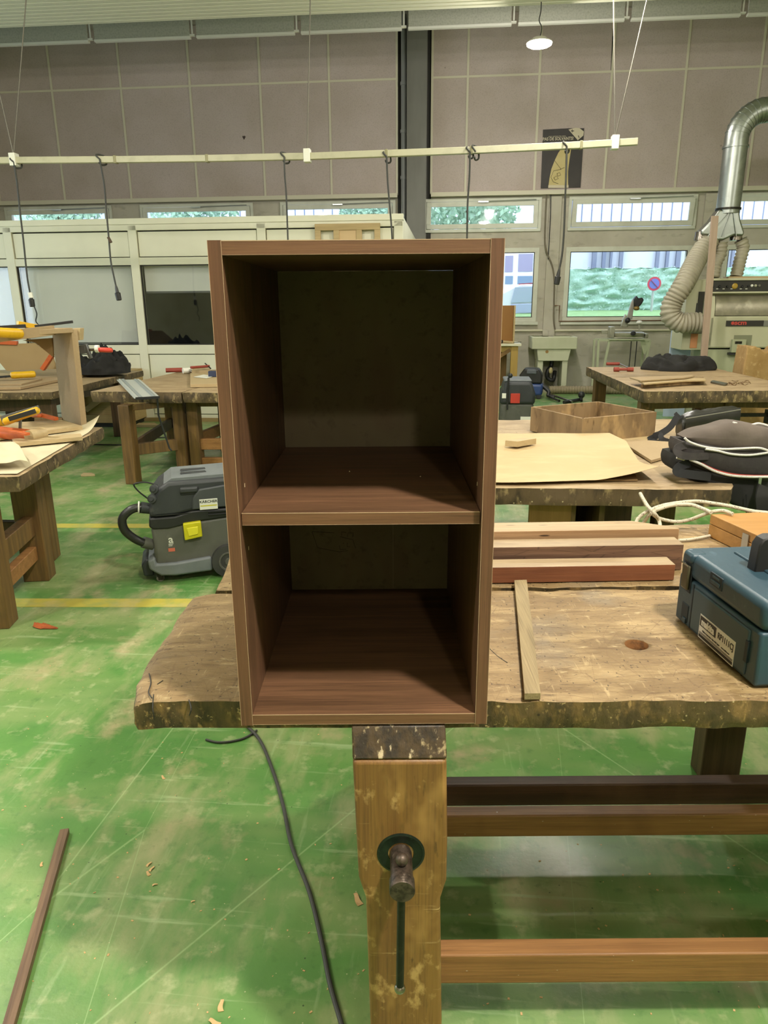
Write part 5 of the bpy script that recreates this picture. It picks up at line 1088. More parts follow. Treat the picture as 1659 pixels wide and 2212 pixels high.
# raised wooden frame model hanging on the partition
wf_u0, wf_z = onv(680, 484, V_PART-.06); wf_u1, _ = onv(821, 481, V_PART-.06)
fr = empty('panelled_wood_frame', room(wf_u0, V_PART-.075, 1.55), -RA); Wf = wf_u1-wf_u0; Hf = wf_z-1.55
M_FW = grain('oak_frame', 'bba376', 'a0875c', 'x', amt=.5); M_FWP = mat('frame_panel', 'c8ab80', rough=.6)
MB().box((0,0,Hf-.075), (Wf,.04,Hf)).build('top_rail', M_FW, fr, bevel=.003); MB().box((0,0,0), (Wf,.04,.075)).build('bottom_rail', M_FW, fr, bevel=.003)
for x0 in (0, Wf*.285, Wf*.635, Wf-.07): MB().box((x0,0,.075), (x0+.07,.04,Hf-.075)).build('stile', M_FW, fr, bevel=.003)
MB().box((Wf*.285+.07,.012,.075), (Wf*.635,.03,Hf-.075)).build('centre_panel', M_FWP, fr)
tag(fr, 'wooden panelled frame leaning high on the cream partition above the cabinet', 'wooden frame')

# ------------------------------------------------------------------ wide sanding machine
M_MACH = mat('machine_cream', 'bbb99c', [('noise', 'abaa8c', (1,1,1), 2, .45, .7, .5)], rough=.45)
M_MACHG = mat('machine_green_grey', 'a9ac8c', [('noise', '979b7a', (1,1,1), 2, .45, .7, .5)], rough=.5)
M_HOOD = mat('dusty_steel_hood', '8c8672', [('noise', '6f6a58', (1,1,1), 4, .4, .65, .7), ('fine', 'b4ae98', (1,1,1), 6, .55, .72, .6)], rough=.35, metal=.4)
M_PANELB = mat('black_control_panel', '25221d', rough=.5)
sv = 9.46; su, sz = onv(1525, 790, sv); so = room(su, sv, 0)
sm = empty('sanding_machine', so, -RA)
def sp_(x, y, d=0): 
    u, z = onv(x, y, sv+d); return u-su, z
Ls = 1.95
def sbx(nm, px0, py0, px1, py1, d0, d1, m, bevel=.004, full=False, par=None):
    s0, z1 = sp_(px0, py0, d0); s1, z0 = sp_(px1, py1, d0)
    if full: s1 = Ls
    return MB().box((s0, d0, z0), (s1, d1, z1)).build(nm, m, par or sm, bevel=bevel)
zz = lambda y: sp_(1560, y)[1]
MB().box((-.01, .05, .0), (Ls, 1.0, zz(755))).build('machine_base', M_MACHG, sm, bevel=.01)
MB().box((-.02, 0, zz(752)), (Ls, 1.0, zz(683))).build('front_casing', M_MACH, sm, bevel=.02)
MB().box((0, .10, zz(683)), (Ls, 1.0, zz(634))).build('upper_casing', M_MACH, sm, bevel=.01)
hdm = MB(); hp_ = []
for k in range(9): a = k/8*pi/2; hp_.append((.04, .10-.09*sin(pi/2-a)+.0, zz(682)+(zz(637)-zz(682))*sin(a)))
hdm.prism([Vector(p) for p in hp_] + [Vector((.04, .12, zz(637))), Vector((.04, .12, zz(682)))], (Ls-.04, 0, 0)); hdm.build('hood', M_HOOD, sm, smooth=50)
chk = MB(); chk.prism([(-.03, .0, zz(748)), (-.03, .0, zz(665)), (-.03, .05, zz(640)), (-.03, .16, zz(634)), (-.03, .3, zz(634)), (-.03, .3, zz(748))], (.065, 0, 0)); chk.build('side_cheek', M_MACH, sm, bevel=.01)
MB().box((-.02, .02, zz(634)), (Ls, 1.0, zz(630))).build('ledge', M_MACH, sm, bevel=.004)
cpn = MB().box((-.01, .04, zz(630)), (Ls, .6, zz(606))).build('control_panel', M_PANELB, sm, bevel=.004)
MB().box((-.03, .02, zz(606)), (Ls, 1.0, zz(601))).build('top_cover', M_MACH, sm, bevel=.004)
for px, py, r_k, mk_ in [(1539,619,.016,M_BLACK),(1554,619,.016,M_BLACK),(1571,619,.014,M_BLACK),(1587,618,.034,mat('amber_button','a8892f',rough=.35)),(1603,619,.014,M_BLACK),(1616,618,.012,M_BLACK),(1624,617,.016,M_WHITE),(1632,617,.016,mat('grey_dial','a7a68e',rough=.4)),(1640,617,.016,mat('black_white_dial','6a685d',rough=.4))]:
    s, z = sp_(px, py, .04); MB().lathe([(r_k, 0), (r_k, .012), (r_k*.6, .02), (0, .02)], c=(s, .042, z), axis=(0,-1,0), n=16).build('control_knob', mk_, cpn)
for px in (1549, 1563, 1580, 1600, 1612): 
    s, z = sp_(px, 624, .04); MB().box((s-.012, .036, z-.004), (s+.012, .0385, z+.003)).build('panel_marking', M_WHITE, cpn)
s0, z1 = sp_(1569, 692.5); s1, z0 = sp_(1648, 704.5)
pl_ = MB().box((s0, -.012, z0), (s1, .002, z1)).build('name_plate', M_PANELB, sm); MB().box((s1, -.012, z0), (Ls-.2, .002, z1)).build('grey_plate', mat('plate_grey', '77776e', rough=.4), sm)
M_LRED = mat('logo_red', 'c8463a', rough=.5)
s, z = sp_(1597, 698); text('machine_lettering', 'scm', .075, M_LRED, pl_, face_front(s+.01, -.014, z+.004), bold=.0022, sx=1.2)
s, z = sp_(1582, 698); MB().lathe([(.020,0), (.020,.002), (.009,.002), (.009,0)], c=(s, -.0135, z), axis=(0,-1,0), n=20).build('logo_ring', M_LRED, pl_); MB().lathe([(.005,0),(.005,.002),(0,.002)], c=(s, -.0135, z), axis=(0,-1,0), n=12).build('logo_dot', M_LRED, pl_)
a0, a1 = sp_(1586, 724), sp_(1621, 752)
MB().box((a0[0], -.004, a1[1]-.03), (a1[0], .02, a0[1])).build('opening', mat('opening_shade', '7f8168', rough=.7), sm)
b0, b1_ = sp_(1580, 733), sp_(1606, 761); MB().box((b0[0], -.05, b1_[1]), (b1_[0], .02, b0[1])).build('motor_box', M_MACHG, sm, bevel=.004)
MB().box((b0[0]-.02, -.03, b1_[1]-.03), (b1_[0]-.02, .03, b1_[1]-.002)).build('box_foot', M_BLACK, sm)
s, z = sp_(1590, 740); MB().box((s-.03, -.056, z-.012), (s+.05, -.048, z+.018)).build('linkage', M_IRON, sm)
# left side box with an orange slot, white tall panel behind
sbx('side_box', 1487, 604, 1514, 756, .05, .5, M_MACH, .006); sbx('orange_insert', 1494, 716, 1505, 752, .038, .06, mat('orange_insert', 'c98a5c', rough=.6), .002)
s0, z1 = sp_(1452, 606, .6); s1, _q = sp_(1490, 606, .6)
sbx('side_shadow_gap', 1511, 630, 1515, 700, .03, .1, M_SEALS, .001)
MB().cyl((sp_(1508,678)[0], .05, sp_(1508,678)[1]), (sp_(1511,655)[0], .05, sp_(1511,655)[1]), .02, n=10).build('lever', M_DCABLE, sm)
# intake for the big hose
s, z = sp_(1512, 697, .0); MB().box((s-.10, -.08, z-.13), (s+.03, .06, z+.09)).build('hose_port', mat('port_grey', '6f6c60', rough=.5), sm, bevel=.01)
tag(sm, 'large cream wide-belt sanding machine with a black control panel and red lettering', 'sanding machine')
q = room(*[onv(1470, 760, sv+.55)[0], sv+.55]); wp = MB().box((-.14, -.01, 0), (.13, .02, onv(1470, 606, sv+.55)[1])); tag(wp.build('tall_white_board', mat('white_panel_daylight_tint', 'b9c8e2', rough=.5), loc=q, rz=-RA), 'tall white panel, daylight blue put into its colour, behind the big grey hose', 'panel')  # white panel; the blue cast of daylight is put into its colour
s, z = sp_(1576, 601); s1, _ = sp_(1660, 598)
pk = MB().box((0,0,0), (.55,.18,.022)); u_, z_ = onv(1575, 601, sv+.1); tag(pk.build('thin_plank', M_PINE, loc=room(u_, sv+.12, zz(601)+.001), rz=-RA), 'thin plank lying on top of the sanding machine', 'plank')
# ducting
dv = 9.75
def dp(x, y, v=dv): u, z = onv(x, y, v); return (u, v, z)
du0 = onv(1579, 450, dv)[0]
dk = None; du_ = onv(1579, 400, dv)[0]; zt = onv(1579, 300, dv)[1]
path = [(du_, dv, onv(1579, 462, dv)[1]), (du_, dv, zt)]
Rb = .30
for k in range(1, 10): a = k/9*pi/2; path.append((du_+Rb-Rb*cos(a), dv, zt+Rb*sin(a)))
path.append((du_+3.2, dv, zt+Rb))
dr = empty('extraction_duct', room(du_, dv, 0), -RA)
def du_l(p): return Vector((p[0]-du_, p[1]-dv, p[2]))
MB().tube([du_l(p) for p in path], .136, 28).build('duct_pipe', M_ALU, dr, smooth=40)
for k in range(2, len(path)-1, 1):
    p = du_l(path[k]); t = (Vector(path[min(k+1,len(path)-1)])-Vector(path[k-1])).normalized(); MB().lathe([(.132,-.004),(.141,-.004),(.141,.004),(.132,.004)], c=p, axis=t, n=28).build('duct_seam', M_ALU, dr)
for y_ in (318, 452): z = onv(1579, y_, dv)[1]; MB().lathe([(.135,-.012),(.148,-.012),(.148,.012),(.135,.012)], c=(0,0,z), n=28).build('duct_clamp', M_IRON if y_ == 452 else M_ALU, dr)
zf0, zf1 = onv(1579, 458, dv)[1], onv(1579, 512, dv)[1]
hx = [-.285, -.124, .13]; fn = MB()
outs = [(hx[0], zf1+.03), (hx[1], zf1-.03), (hx[2], zf1+.03)]
fo = [(-.135,zf0+.02), (.10,zf0+.02), (.13,zf0-.10), (.195,zf1+.04), (.18,zf1-.0), (.07,zf1+.01), (-.05,zf1-.045), (-.18,zf1-.045), (-.20,zf1+.01), (-.31,zf1+.02), (-.32,zf1+.07), (-.21,zf0-.10)]
fn.prism([(x, -.10, z) for x, z in fo], (0, .20, 0)); fn.build('funnel', M_ALU, dr, bevel=.03, seg=3)
for xa, xb in ((-.02,-.20), (.0,-.06), (.03,.08)): MB().bar((xa, -.105, zf0-.02), (xb*1.2, -.105, zf1-.0), .012, .02, up=(0,1,0)).build('funnel_fold', M_ALU, dr, bevel=.003)
for (x, z) in outs: MB().cyl((x, 0, z+.03), (x*1.03, 0, z-.07), .072, n=20).build('outlet', M_BRIGHT, dr)
tag(dr, 'shiny galvanised extraction duct bending down to a three-way funnel', 'duct')
M_HOSE = mat('grey_ribbed_hose', 'a49d8a', [('noise', '8e8775', (1,1,1), 3, .4, .7, .5)], rough=.5)
def hose(pxs, r, label, vs=None, pitch=.045, nm='extraction_hose', m=None, group=None):
    pts = []
    for k, (x, y) in enumerate(pxs):
        v = vs[k] if vs else dv; u, z = onv(x, y, v); pts.append(room(u, v, z))
    o_ = ribbed(MB(), pts, r, pitch, .16).build(nm, m or M_HOSE, smooth=80); return tag(o_, label, 'hose', group)
hose([(1531,520), (1505,560), (1478,612), (1452,655), (1450,682), (1468,697), (1494,697), (1512,697)], .125, 'thick grey ribbed hose curving from the funnel into the sanding machine side', vs=[dv, dv-.15, dv-.42, dv-.45, dv-.47, dv-.48, dv-.48, dv-.48])
hose([(1558,524), (1556,548), (1545,572), (1540,600)], .078, 'middle grey ribbed hose running from the funnel to the machine top', vs=[dv, dv, dv-.02, dv-.05])
hose([(1600,518), (1605,535), (1598,565), (1590,598)], .078, 'right-hand grey ribbed hose running from the funnel to the machine top', vs=[dv, dv, dv-.02, dv-.05])
hose([(1186,842), (1215,842), (1260,842), (1300,842), (1420,845)], .070, 'fat beige ribbed hose lying on the floor along the wall', vs=[12.5]*5, m=mat('beige_hose', '8f8368', rough=.6))

# ------------------------------------------------------------------ sink
kv = 12.65; ku, _ = onv(1162, 780, kv); sk = empty('stoneware_sink', room(ku, kv, 0), -RA)
def kp(x, y): u, z = onv(x, y, kv); return u-ku, z
M_SINK = mat('stoneware_white', 'c9cbb0', [('noise', 'b3b796', (1,1,1), 3, .45, .7, .4)], rough=.3)
xl, zt_ = kp(1150, 728); xr, _ = kp(1248, 728); _, zm = kp(1160, 752); _, zb = kp(1160, 780); _, zl = kp(1160, 833)
bs_ = MB(); w_ = xr-xl
bs_.box((xl, 0, zm), (xl+w_, .04, zt_)).box((xl, .54, zm), (xl+w_, .58, zt_)).box((xl, .04, zm), (xl+.04, .54, zt_)).box((xl+w_-.04, .04, zm), (xl+w_, .54, zt_)).box((xl, 0, zm-.02), (xl+w_, .58, zm+.02)); bs_.build('basin', M_SINK, sk, bevel=.012, seg=3)
MB().prism([(xl+.09, .03, zm-.01), (xl+w_-.09, .03, zm-.01), (xl+w_-.13, .03, zb), (xl+.12, .03, zb)], (0, .48, 0)).build('apron', M_SINK, sk, bevel=.008)
MB().box((xl+.12, .06, 0), (xl+.21, .5, zb)).build('leg', M_SINK, sk, bevel=.006); MB().box((xl+w_-.22, .06, 0), (xl+w_-.13, .5, zb)).build('leg', M_SINK, sk, bevel=.006)
MB().tube(catmull([(xl+w_*.5,.25,zb), (xl+w_*.5,.25,zb-.1), (xl+w_*.42,.2,zb-.18), (xl+w_*.42,.2,zb-.3), (xl+w_*.55,.2,zb-.34), (xl+w_*.6,.3,zb-.2)], 6), .035, 12).build('waste_pipe', M_BLACK, sk, smooth=60)
MB().ball((xl+w_*.47,.12,zb-.17), .035, 12, (1,.6,1.6)).build('trap_bottle', mat('dirty_cream', 'b3a878', rough=.4), sk, smooth=60)
MB().lathe([(.12,0),(.12,.03),(.10,.035),(0,.035)], c=(xl+w_*.42,.12,.0)).build('floor_lid', mat('pale_lid', 'a8a68c', rough=.5), sk)
s, z = kp(1182, 760); MB().lathe([(.028,0),(.028,.002),(0,.002)], c=(s, .028, z), axis=(0,-1,0), n=7).build('rust_stain', mat('rust_mark', '9c7a45', rough=.7), sk)
MB().box((xl+w_*.30, .48, zt_), (xl+w_*.42, .52, zt_+.10)).build('tap_back', M_CONC, sk)
tag(sk, 'old pale stoneware sink on two legs against the concrete wall', 'sink')

# ------------------------------------------------------------------ mitre saw on its stand
mv = 12.2; mu, _ = onv(1350, 733, mv); sd = empty('saw_stand', room(mu, mv, 0), -RA)
def mp(x, y, v=mv): u, z = onv(x, y, v); return u-mu, z
M_STND = mat('pale_green_stand', 'b3b89a', rough=.45, metal=.1)
zt2 = mp(1350, 735)[1]; xl, xr = mp(1293, 735)[0], mp(1404, 735)[0]
MB().bar((xl, 0, zt2), (xr, 0, zt2), .04, .03).build('rail', M_STND, sd); MB().bar((xl, .35, zt2), (xr, .35, zt2), .04, .03).build('rail', M_STND, sd)
MB().bar((xl+.16, .0, zt2+.015), (xr-.10, 0, zt2+.015), .12, .02).build('top_rail', M_STND, sd)
for x0, x1, y0 in ((xl, xl+.02, 0), (xl+.17, xl+.06, 0), (xr, xr-.09, 0), (xl, xl+.02, .35), (xr, xr-.03, .35)):
    MB().bar((x0, y0, zt2), (x1, y0, 0), .035, .035).build('leg', M_STND, sd)
MB().bar((xl+.01, 0, .35), (xl+.10, 0, .35), .015, .015).build('cross_bar', M_STND, sd)
MB().prism([(xr-.16, -.01, zt2), (xr+.01, -.01, zt2), (xr-.05, -.01, zt2-.22), (xr-.08, -.01, zt2-.22)], (0, .02, 0)).build('side_plate', M_STND, sd)
tag(sd, 'pale green metal stand carrying the mitre saw by the window', 'saw stand')
sa = empty('mitre_saw', room(mu, mv+.03, zt2+.03), -RA); bz = zt2+.03
def ml(x, y, d=0): u, z = onv(x, y, mv+.03+d); return Vector((u-mu, d, z-bz))
M_SAWM = mat('cast_metal', 'b2b09e', [('noise', '908d7b', (1,1,1), 9, .42, .7, .5)], rough=.35, metal=.6)
cx0 = ml(1362, 718).x
MB().lathe([(.0, 0), (.24, 0), (.255, .02), (.255, .055), (.24, .07), (0, .07)], c=(cx0, .15, .02), n=36).build('turntable', M_SAWM, sa, smooth=40)
MB().box((ml(1318,733).x, .05, 0), (ml(1330,712).x, .25, ml(1320,706).z)).build('base_foot', M_SAWM, sa, bevel=.01); MB().box((ml(1395,733).x, .05, 0), (ml(1404,712).x, .25, .07)).build('base_foot', M_SAWM, sa, bevel=.01)
MB().box((ml(1307,712).x, .25, .06), (ml(1396,712).x, .28, .12)).build('fence', M_SAWM, sa, bevel=.004)
MB().lathe([(.035, 0), (.04, -.02), (.035, -.05), (0, -.055)], c=ml(1367,720,-.12), axis=(0,1,0), n=16).build('front_knob', M_BLACK, sa)
MB().lathe([(.03, 0), (.05, .02), (.035, .05), (0, .055)], c=ml(1381,700,.1), n=16).build('hold_down_knob', M_WHITE, sa); MB().cyl(ml(1381,712,.1), ml(1381,700,.1), .012).build('hold_down_rod', M_SAWM, sa)
MB().prism([ml(1342,707,.15), ml(1356,707,.15), ml(1358,690,.15), ml(1352,678,.15), ml(1346,690,.15)], (0,.08,0)).build('pivot_arm', M_SAWM, sa, bevel=.01)
MB().prism([ml(1354,692,.10), ml(1366,690,.10), ml(1370,660,.10), ml(1368,645,.10), ml(1363,655,.10), ml(1356,680,.10)], (0,.05,0)).build('blade_guard', mat('saw_guard', 'a8a49c', rough=.3, metal=.5), sa, bevel=.01)
MB().prism([ml(1370,660,.08), ml(1376,668,.08), ml(1386,658,.08), ml(1392,648,.08), ml(1388,642,.08), ml(1380,645,.08), ml(1376,638,.08), ml(1371,645,.08)], (0,.12,0)).build('motor', M_BLACK, sa, bevel=.02)
MB().ball(ml(1375,666,.05), .05, 14, (1,1,.7)).build('motor_cap', mat('brass_tone', '8a7440', rough=.4, metal=.5), sa, smooth=60)
MB().ball(ml(1356,692,.08), .045, 12).build('pivot_cover', M_BLACK, sa, smooth=60)
for x in (1364, 1376): MB().tube([ml(x, 735, .02), ml(x-2, 760, .02), ml(x-6, 800, .02)], .008, 6).build('power_cable', M_CABLE, sa)
tag(sa, 'silver mitre saw with a raised black motor on the pale green stand', 'mitre saw')

# ------------------------------------------------------------------ small wooden table with a board on it
tv = 12.2; tu, _ = onv(1122, 740, tv); tbl = empty('wooden_table', room(tu, tv, 0), -RA)
tz = onv(1100, 742, tv)[1]; M_TBL = grain('yellow_pine_table', 'b0924a', '95783a', 'z', amt=.5); M_TBLD = grain('brown_table_side', '80602e', '674a22', 'z', amt=.5)
MB().box((-1.3, -.05, tz-.04), (.03, .6, tz)).build('table_top', M_CREAM, tbl, bevel=.004)
MB().box((-.13, 0, 0), (-.015, .1, tz-.04)).build('leg', M_TBL, tbl, bevel=.004); MB().box((-.26, .45, 0), (-.16, .55, tz-.04)).build('leg', M_TBLD, tbl, bevel=.004); MB().box((-1.2, 0, 0), (-1.1, .1, tz-.04)).build('leg', M_TBL, tbl, bevel=.004)
MB().box((-1.1, .02, tz-.14), (-.13, .06, tz-.04)).build('apron', M_TBL, tbl); MB().bar((-.36, .03, tz-.24), (-.14, .03, tz-.10), .03, .06).build('corner_brace', M_TBLD, tbl)
tag(tbl, 'small yellow-brown wooden table with a pale top beside the sink', 'table')
bz_ = onv(1100, 660, tv+.1)[1]; b2_ = empty('tan_hardboard', room(tu, tv+.1, tz+.001), -RA)
MB().box((-.62, 0, 0), (-.09, .02, bz_-tz)).build('panel_board', mat('tan_hardboard', '94672f', [('noise', '805726', (1,1,1), 2, .4, .7, .4)], rough=.6), b2_); MB().box((-.11, -.12, 0), (-.085, 0, bz_-tz)).build('panel_side', M_FW, b2_)
tag(b2_, 'upright tan panel with a pale side standing on the small wooden table', 'panel')
q = room(tu-.22, tv-.02, tz+.03); bar = empty('clamp_on_table', q, -RA)
MB().cyl((-.05,0,0), (.12,0,-.015), .02, n=10).build('spindle', M_FW, bar); MB().ball((-.08,0,.0), .035, 10).build('head', M_BLACK, bar, smooth=60); MB().cyl((.10,0,-.015), (.25,0,-.005), .006, n=6).build('rod', M_BRIGHT, bar)
tag(bar, 'small wooden clamp with a black head on the pale table top', 'clamp')
# blue vacuum cleaner by the sink
bv = onz(1148, 860, 0); vb_ = empty('vacuum_cleaner', (bv.x-.02, bv.y+.05, 0), -.25)
sc2 = (bv.y)/11.6
MB().prism([(-.20,-.16,.05), (.20,-.16,.05), (.21,-.16,.24), (-.22,-.16,.24)], (0,.34,0)).build('tub', mat('blue_tub', '2e4478', rough=.4), vb_, bevel=.04, seg=3)
MB().prism([(-.19,-.15,.24), (.19,-.15,.24), (.19,-.15,.38), (.13,-.15,.48), (-.10,-.15,.48), (-.17,-.15,.38)], (0,.3,0)).build('motor_head', M_BLACK, vb_, bevel=.03, seg=3)
MB().prism([(-.06,-.17,.40), (.10,-.17,.40), (.09,-.17,.47), (-.05,-.17,.47)], (0,.05,0)).build('top_panel', mat('grey_lid_panel', '5c6068', rough=.3), vb_, bevel=.01)
for x in (-.15, .15): MB().lathe([(0,0),(.04,0),(.045,.01),(.045,.03),(.04,.04),(0,.04)], c=(x,-.15,.045), axis=(0,1,0)).build('wheel', M_BLACK, vb_)
MB().tube(catmull([(.2,-.05,.2), (.30,-.1,.12), (.30,-.15,.05), (.40,-.18,.04)], 5), .03, 10).build('hose', M_BLACK, vb_, smooth=60)
tag(vb_, 'blue and black vacuum cleaner on the floor in front of the sink', 'vacuum cleaner')
wn = MB().cyl(onz(1183, 850, .05), onz(1236, 868, .03), .018, n=10).cyl(onz(1183,856,.05), onz(1208,866,.03), .02, n=10); tag(wn.build('vacuum_wand', M_BRIGHT), 'steel vacuum wand lying on the floor beside the blue vacuum', 'vacuum wand')
gc = onz(1218, 869, .025); gl = empty('floor_clamp', gc)
MB().cyl((0,0,0), onz(1252, 863, .03)-gc, .025, n=10).build('bar', M_BLACK, gl); MB().ball(onz(1256, 853, .10)-gc, .055, 12).build('knob', M_BLACK, gl, smooth=60); MB().cyl(onz(1256, 866, .02)-gc, onz(1256, 856, .08)-gc, .02).build('stem', M_IRON, gl)
tag(gl, 'black clamp with a round knob lying on the floor before the square bench', 'clamp')
# second grey vacuum seen from its end
gv = onz(1116, 920, 0); v2 = empty('vacuum_cleaner', (gv.x, gv.y+.1, 0), -.12)
MB().prism([(-.22,-.17,.04), (.19,-.17,.04), (.21,-.17,.30), (-.20,-.17,.30)], (0,.5,0)).build('container', M_VG, v2, bevel=.04, seg=3)
MB().prism([(-.22,-.19,.28), (.22,-.19,.28), (.22,-.19,.42), (.17,-.19,.56), (-.16,-.19,.56), (-.20,-.19,.42)], (0,.5,0)).build('motor_head', M_VD, v2, bevel=.04, seg=3)
MB().box((-.17,-.15,.555), (.17,.28,.585)).build('top_tray', M_VT, v2, bevel=.015)
MB().box((-.085,-.205,.30), (.03,-.185,.42)).build('red_label', mat('red_label', 'b8392c', rough=.45), v2, bevel=.002)
MB().box((.05,-.185,.06), (.19,-.165,.13)).build('plate', M_WHITE, v2)
MB().box((-.19,-.20,.36), (-.14,-.185,.42)).build('white_label', M_WHITE, v2)
MB().cyl((-.12,-.22,.22), (-.12,-.22,.62), .012).build('accessory_rod', M_BLACK, v2); MB().ball((-.10,-.22,.64), .03, 10).build('rod_knob', M_BLACK, v2, smooth=60)
MB().tube(catmull([(-.2,-.1,.5), (-.26,-.12,.40), (-.27,-.1,.25), (-.2,-.1,.15)], 5), .006, 6).build('green_cord', mat('green_cord', '5e8a4c', rough=.5), v2)
tag(v2, 'dark grey vacuum cleaner with a red label standing behind the paper-covered bench', 'vacuum cleaner')

# ------------------------------------------------------------------ hanging busbar with dangling cables
bt = 7.0; tr = empty('hanging_cable_rail', room(0, bt, 0), -RA)
def bp_(x, y, v=bt): u, z = onv(x, y, v); return Vector((u, v-bt, z))
M_BAR = mat('cream_rail', 'bab69c', [('fine', '9f9a80', (1,1,1), 8, .5, .7, .5)], rough=.45)
M_SPLICE = mat('rail_splice', '8f8a66', rough=.5)
tp_ = [(-120, 349), (33, 346.5), (250, 345), (448, 342.5), (662, 338), (835, 332), (1018, 325), (1255, 313.5), (1377, 306)]
for a, b in zip(tp_, tp_[1:]): MB().bar(bp_(*a), bp_(*b), .05, .055).build('rail_length', M_BAR, tr, bevel=.004)
for x, y in tp_[1:-1]: MB().bar(bp_(x-3, y+.1), bp_(x+3, y-.1), .058, .066).build('splice', M_SPLICE, tr, bevel=.003)
for px_, tops in ((31, ((62, -60), (-25, 100))), (664, ((672, -60),)), (1328, ((1324, -60), (1412, -60)))):
    y0 = 346.5 if px_ < 100 else (338 if px_ < 700 else 309.5); q = bp_(px_, y0)
    MB().box((q.x-.03, -.04, q.z-.05), (q.x+.03, .04, q.z+.06)).build('bracket', M_WHITE, tr, bevel=.004)
    for tx, ty in tops:
        t_ = bp_(tx, ty); t_ = q + (t_-q)*((4.95-q.z)/(t_.z-q.z)); MB().cyl(q+Vector((0,0,.05)), t_, .0055, n=5).build('suspension_chain', mat('chain', '6e6a60', rough=.5, metal=.5), tr)
tag(tr, 'long cream rail hung from the ceiling on thin chains with cables looped over it', 'cable rail')
def drop(px, label, plug=None, loop=False):
    P_ = [bp_(*q) for q in px]; o_ = P_[0].copy(); o_ = room(P_[0].x, bt+P_[0].y, P_[0].z); r_ = empty('hanging_cable', o_, -RA)
    L = [p-P_[0] for p in P_]; mb = MB().tube(catmull([v + Vector((0,-.035,0)) for v in L], 6), .0085, 6); mb.build('cable', M_DCABLE, r_, smooth=60)
    lp_ = [(0,-.035,0), (-.03,-.04,.03), (-.02,0,.045), (.02,.035,.03), (.03,.035,-.03), (.0,0,-.045), (-.01,-.035,-.03)]
    MB().tube(catmull(lp_, 4), .008, 6).build('loop', M_DCABLE, r_, smooth=60)
    if loop: MB().tube(catmull([(v[0]+.05, v[1], v[2]*1.3+.0) for v in lp_], 4), .008, 6).build('loop', M_DCABLE, r_, smooth=60)
    if plug:
        e = L[-1]+Vector((0,-.035,0)); dd_ = (L[-1]-L[-2]).normalized()
        MB().tube([e, e+dd_*.02, e+dd_*.06, e+dd_*.065, e+dd_*.13, e+dd_*.135], [.010,.014,.018,.028,.026,.018], 10).build('plug', M_BLACK, r_)
    return tag(r_, label, 'cable'), L
c1, L1 = drop([(35,352), (42,400), (48,460), (55,520), (60,570), (64,605), (69,632)], 'leftmost hanging cable ending in a black plug above the board carcass', plug=True)
e_ = L1[-1]+Vector((0,-.035,0)); MB().cyl(e_, e_+Vector((.005,0,-.05)), .022, n=10).build('white_socket', M_WHITE, c1)
MB().tube(catmull([e_+Vector((.02,0,-.12)), e_+Vector((.04,0,-.20)), e_+Vector((.02,0,-.27)), e_+Vector((.05,0,-.32)), e_+Vector((.04,0,-.38))], 5), .006, 6).build('thin_lead', M_CABLE, c1)
c2, L2 = drop([(219,345), (229,400), (233,450), (239,520), (243,565), (250,600), (254,618)], 'hanging cable with a knot halfway and a black socket before the wide office pane', plug=True)
k_ = L2[3]+Vector((0,-.035,0)); MB().bar(k_+Vector((-.005,0,.03)), k_+Vector((.02,0,-.02)), .02, .02).build('tape_flag', mat('brown_tape', '4b3826'), c2)
drop([(616,341), (617,380), (620,420), (622,470), (625,560)], 'hanging cable dropping behind the left side of the cabinet top')
drop([(836,340), (838,390), (842,440), (847,500), (849,560)], 'hanging cable dropping between the wood frame and the steel column')
drop([(1015,330), (1014,380), (1010,440), (1009,490), (1008,560)], 'doubly looped hanging cable dropping behind the right side of the cabinet top', loop=True)
drop([(1223,318), (1222,360), (1220,420), (1217,500), (1213,550), (1207,582)], 'hanging cable over the poster ending in a black socket between the windows', plug=True)

# ------------------------------------------------------------------ poster on the cladding
pv = V_WALL-.066; a0 = onv(1173, 280, pv); a1 = onv(1262, 277, pv); a2 = onv(1168, 407, pv); a3 = onv(1254, 405, pv)
po = empty('poster', room(a2[0], pv, a2[1]), -RA); bu, bz_0 = a2
def pl(x, y): u, z = onv(x, y, pv); return (u-bu, z-bz_0)
M_POB = mat('poster_black', '2f2b28', [('noise', '413c38', (1,1,1), 3, .45, .7, .5)], rough=.6); M_POY = mat('poster_yellow', 'bcab70', [('noise', 'ccc08f', (1,1,1), 3, .4, .7, .6)], rough=.6); M_POW = mat('poster_white', 'c9bfa4', rough=.6)
sheet = MB().prism([(*[pl(x, y)[0]], 0, pl(x, y)[1]) for x, y in [(1173,280), (1229,277), (1231,277), (1262,277), (1254,405), (1168,407)]], (0, .004, 0)).build('sheet', M_POB, po)
def flat(nm, px, m, d=-.002): MB().prism([(pl(x, y)[0], d, pl(x, y)[1]) for x, y in px], (0, -.0015, 0)).build(nm, m, sheet)
flat('pale_shape', [(1215,318), (1234,320), (1230,345), (1227,370), (1227,395), (1228,406), (1184,406), (1187,385), (1191,365), (1198,347), (1206,330)], M_POY)
flat('shape_base', [(1184.5,400), (1228,400), (1228,406), (1184,406)], M_POW, -.0037)
flat('warning_diamond', [(1228,280), (1243,276), (1252,277), (1261,284), (1260,293), (1248,303)], M_POW)
for l_ in [[(1236,280),(1236,286)], [(1233,283),(1240,283)], [(1249,293),(1251,298)]]: MB().tube([(pl(*q)[0], -.006, pl(*q)[1]) for q in l_], .007, 4).build('symbol_stroke', M_POB, sheet)
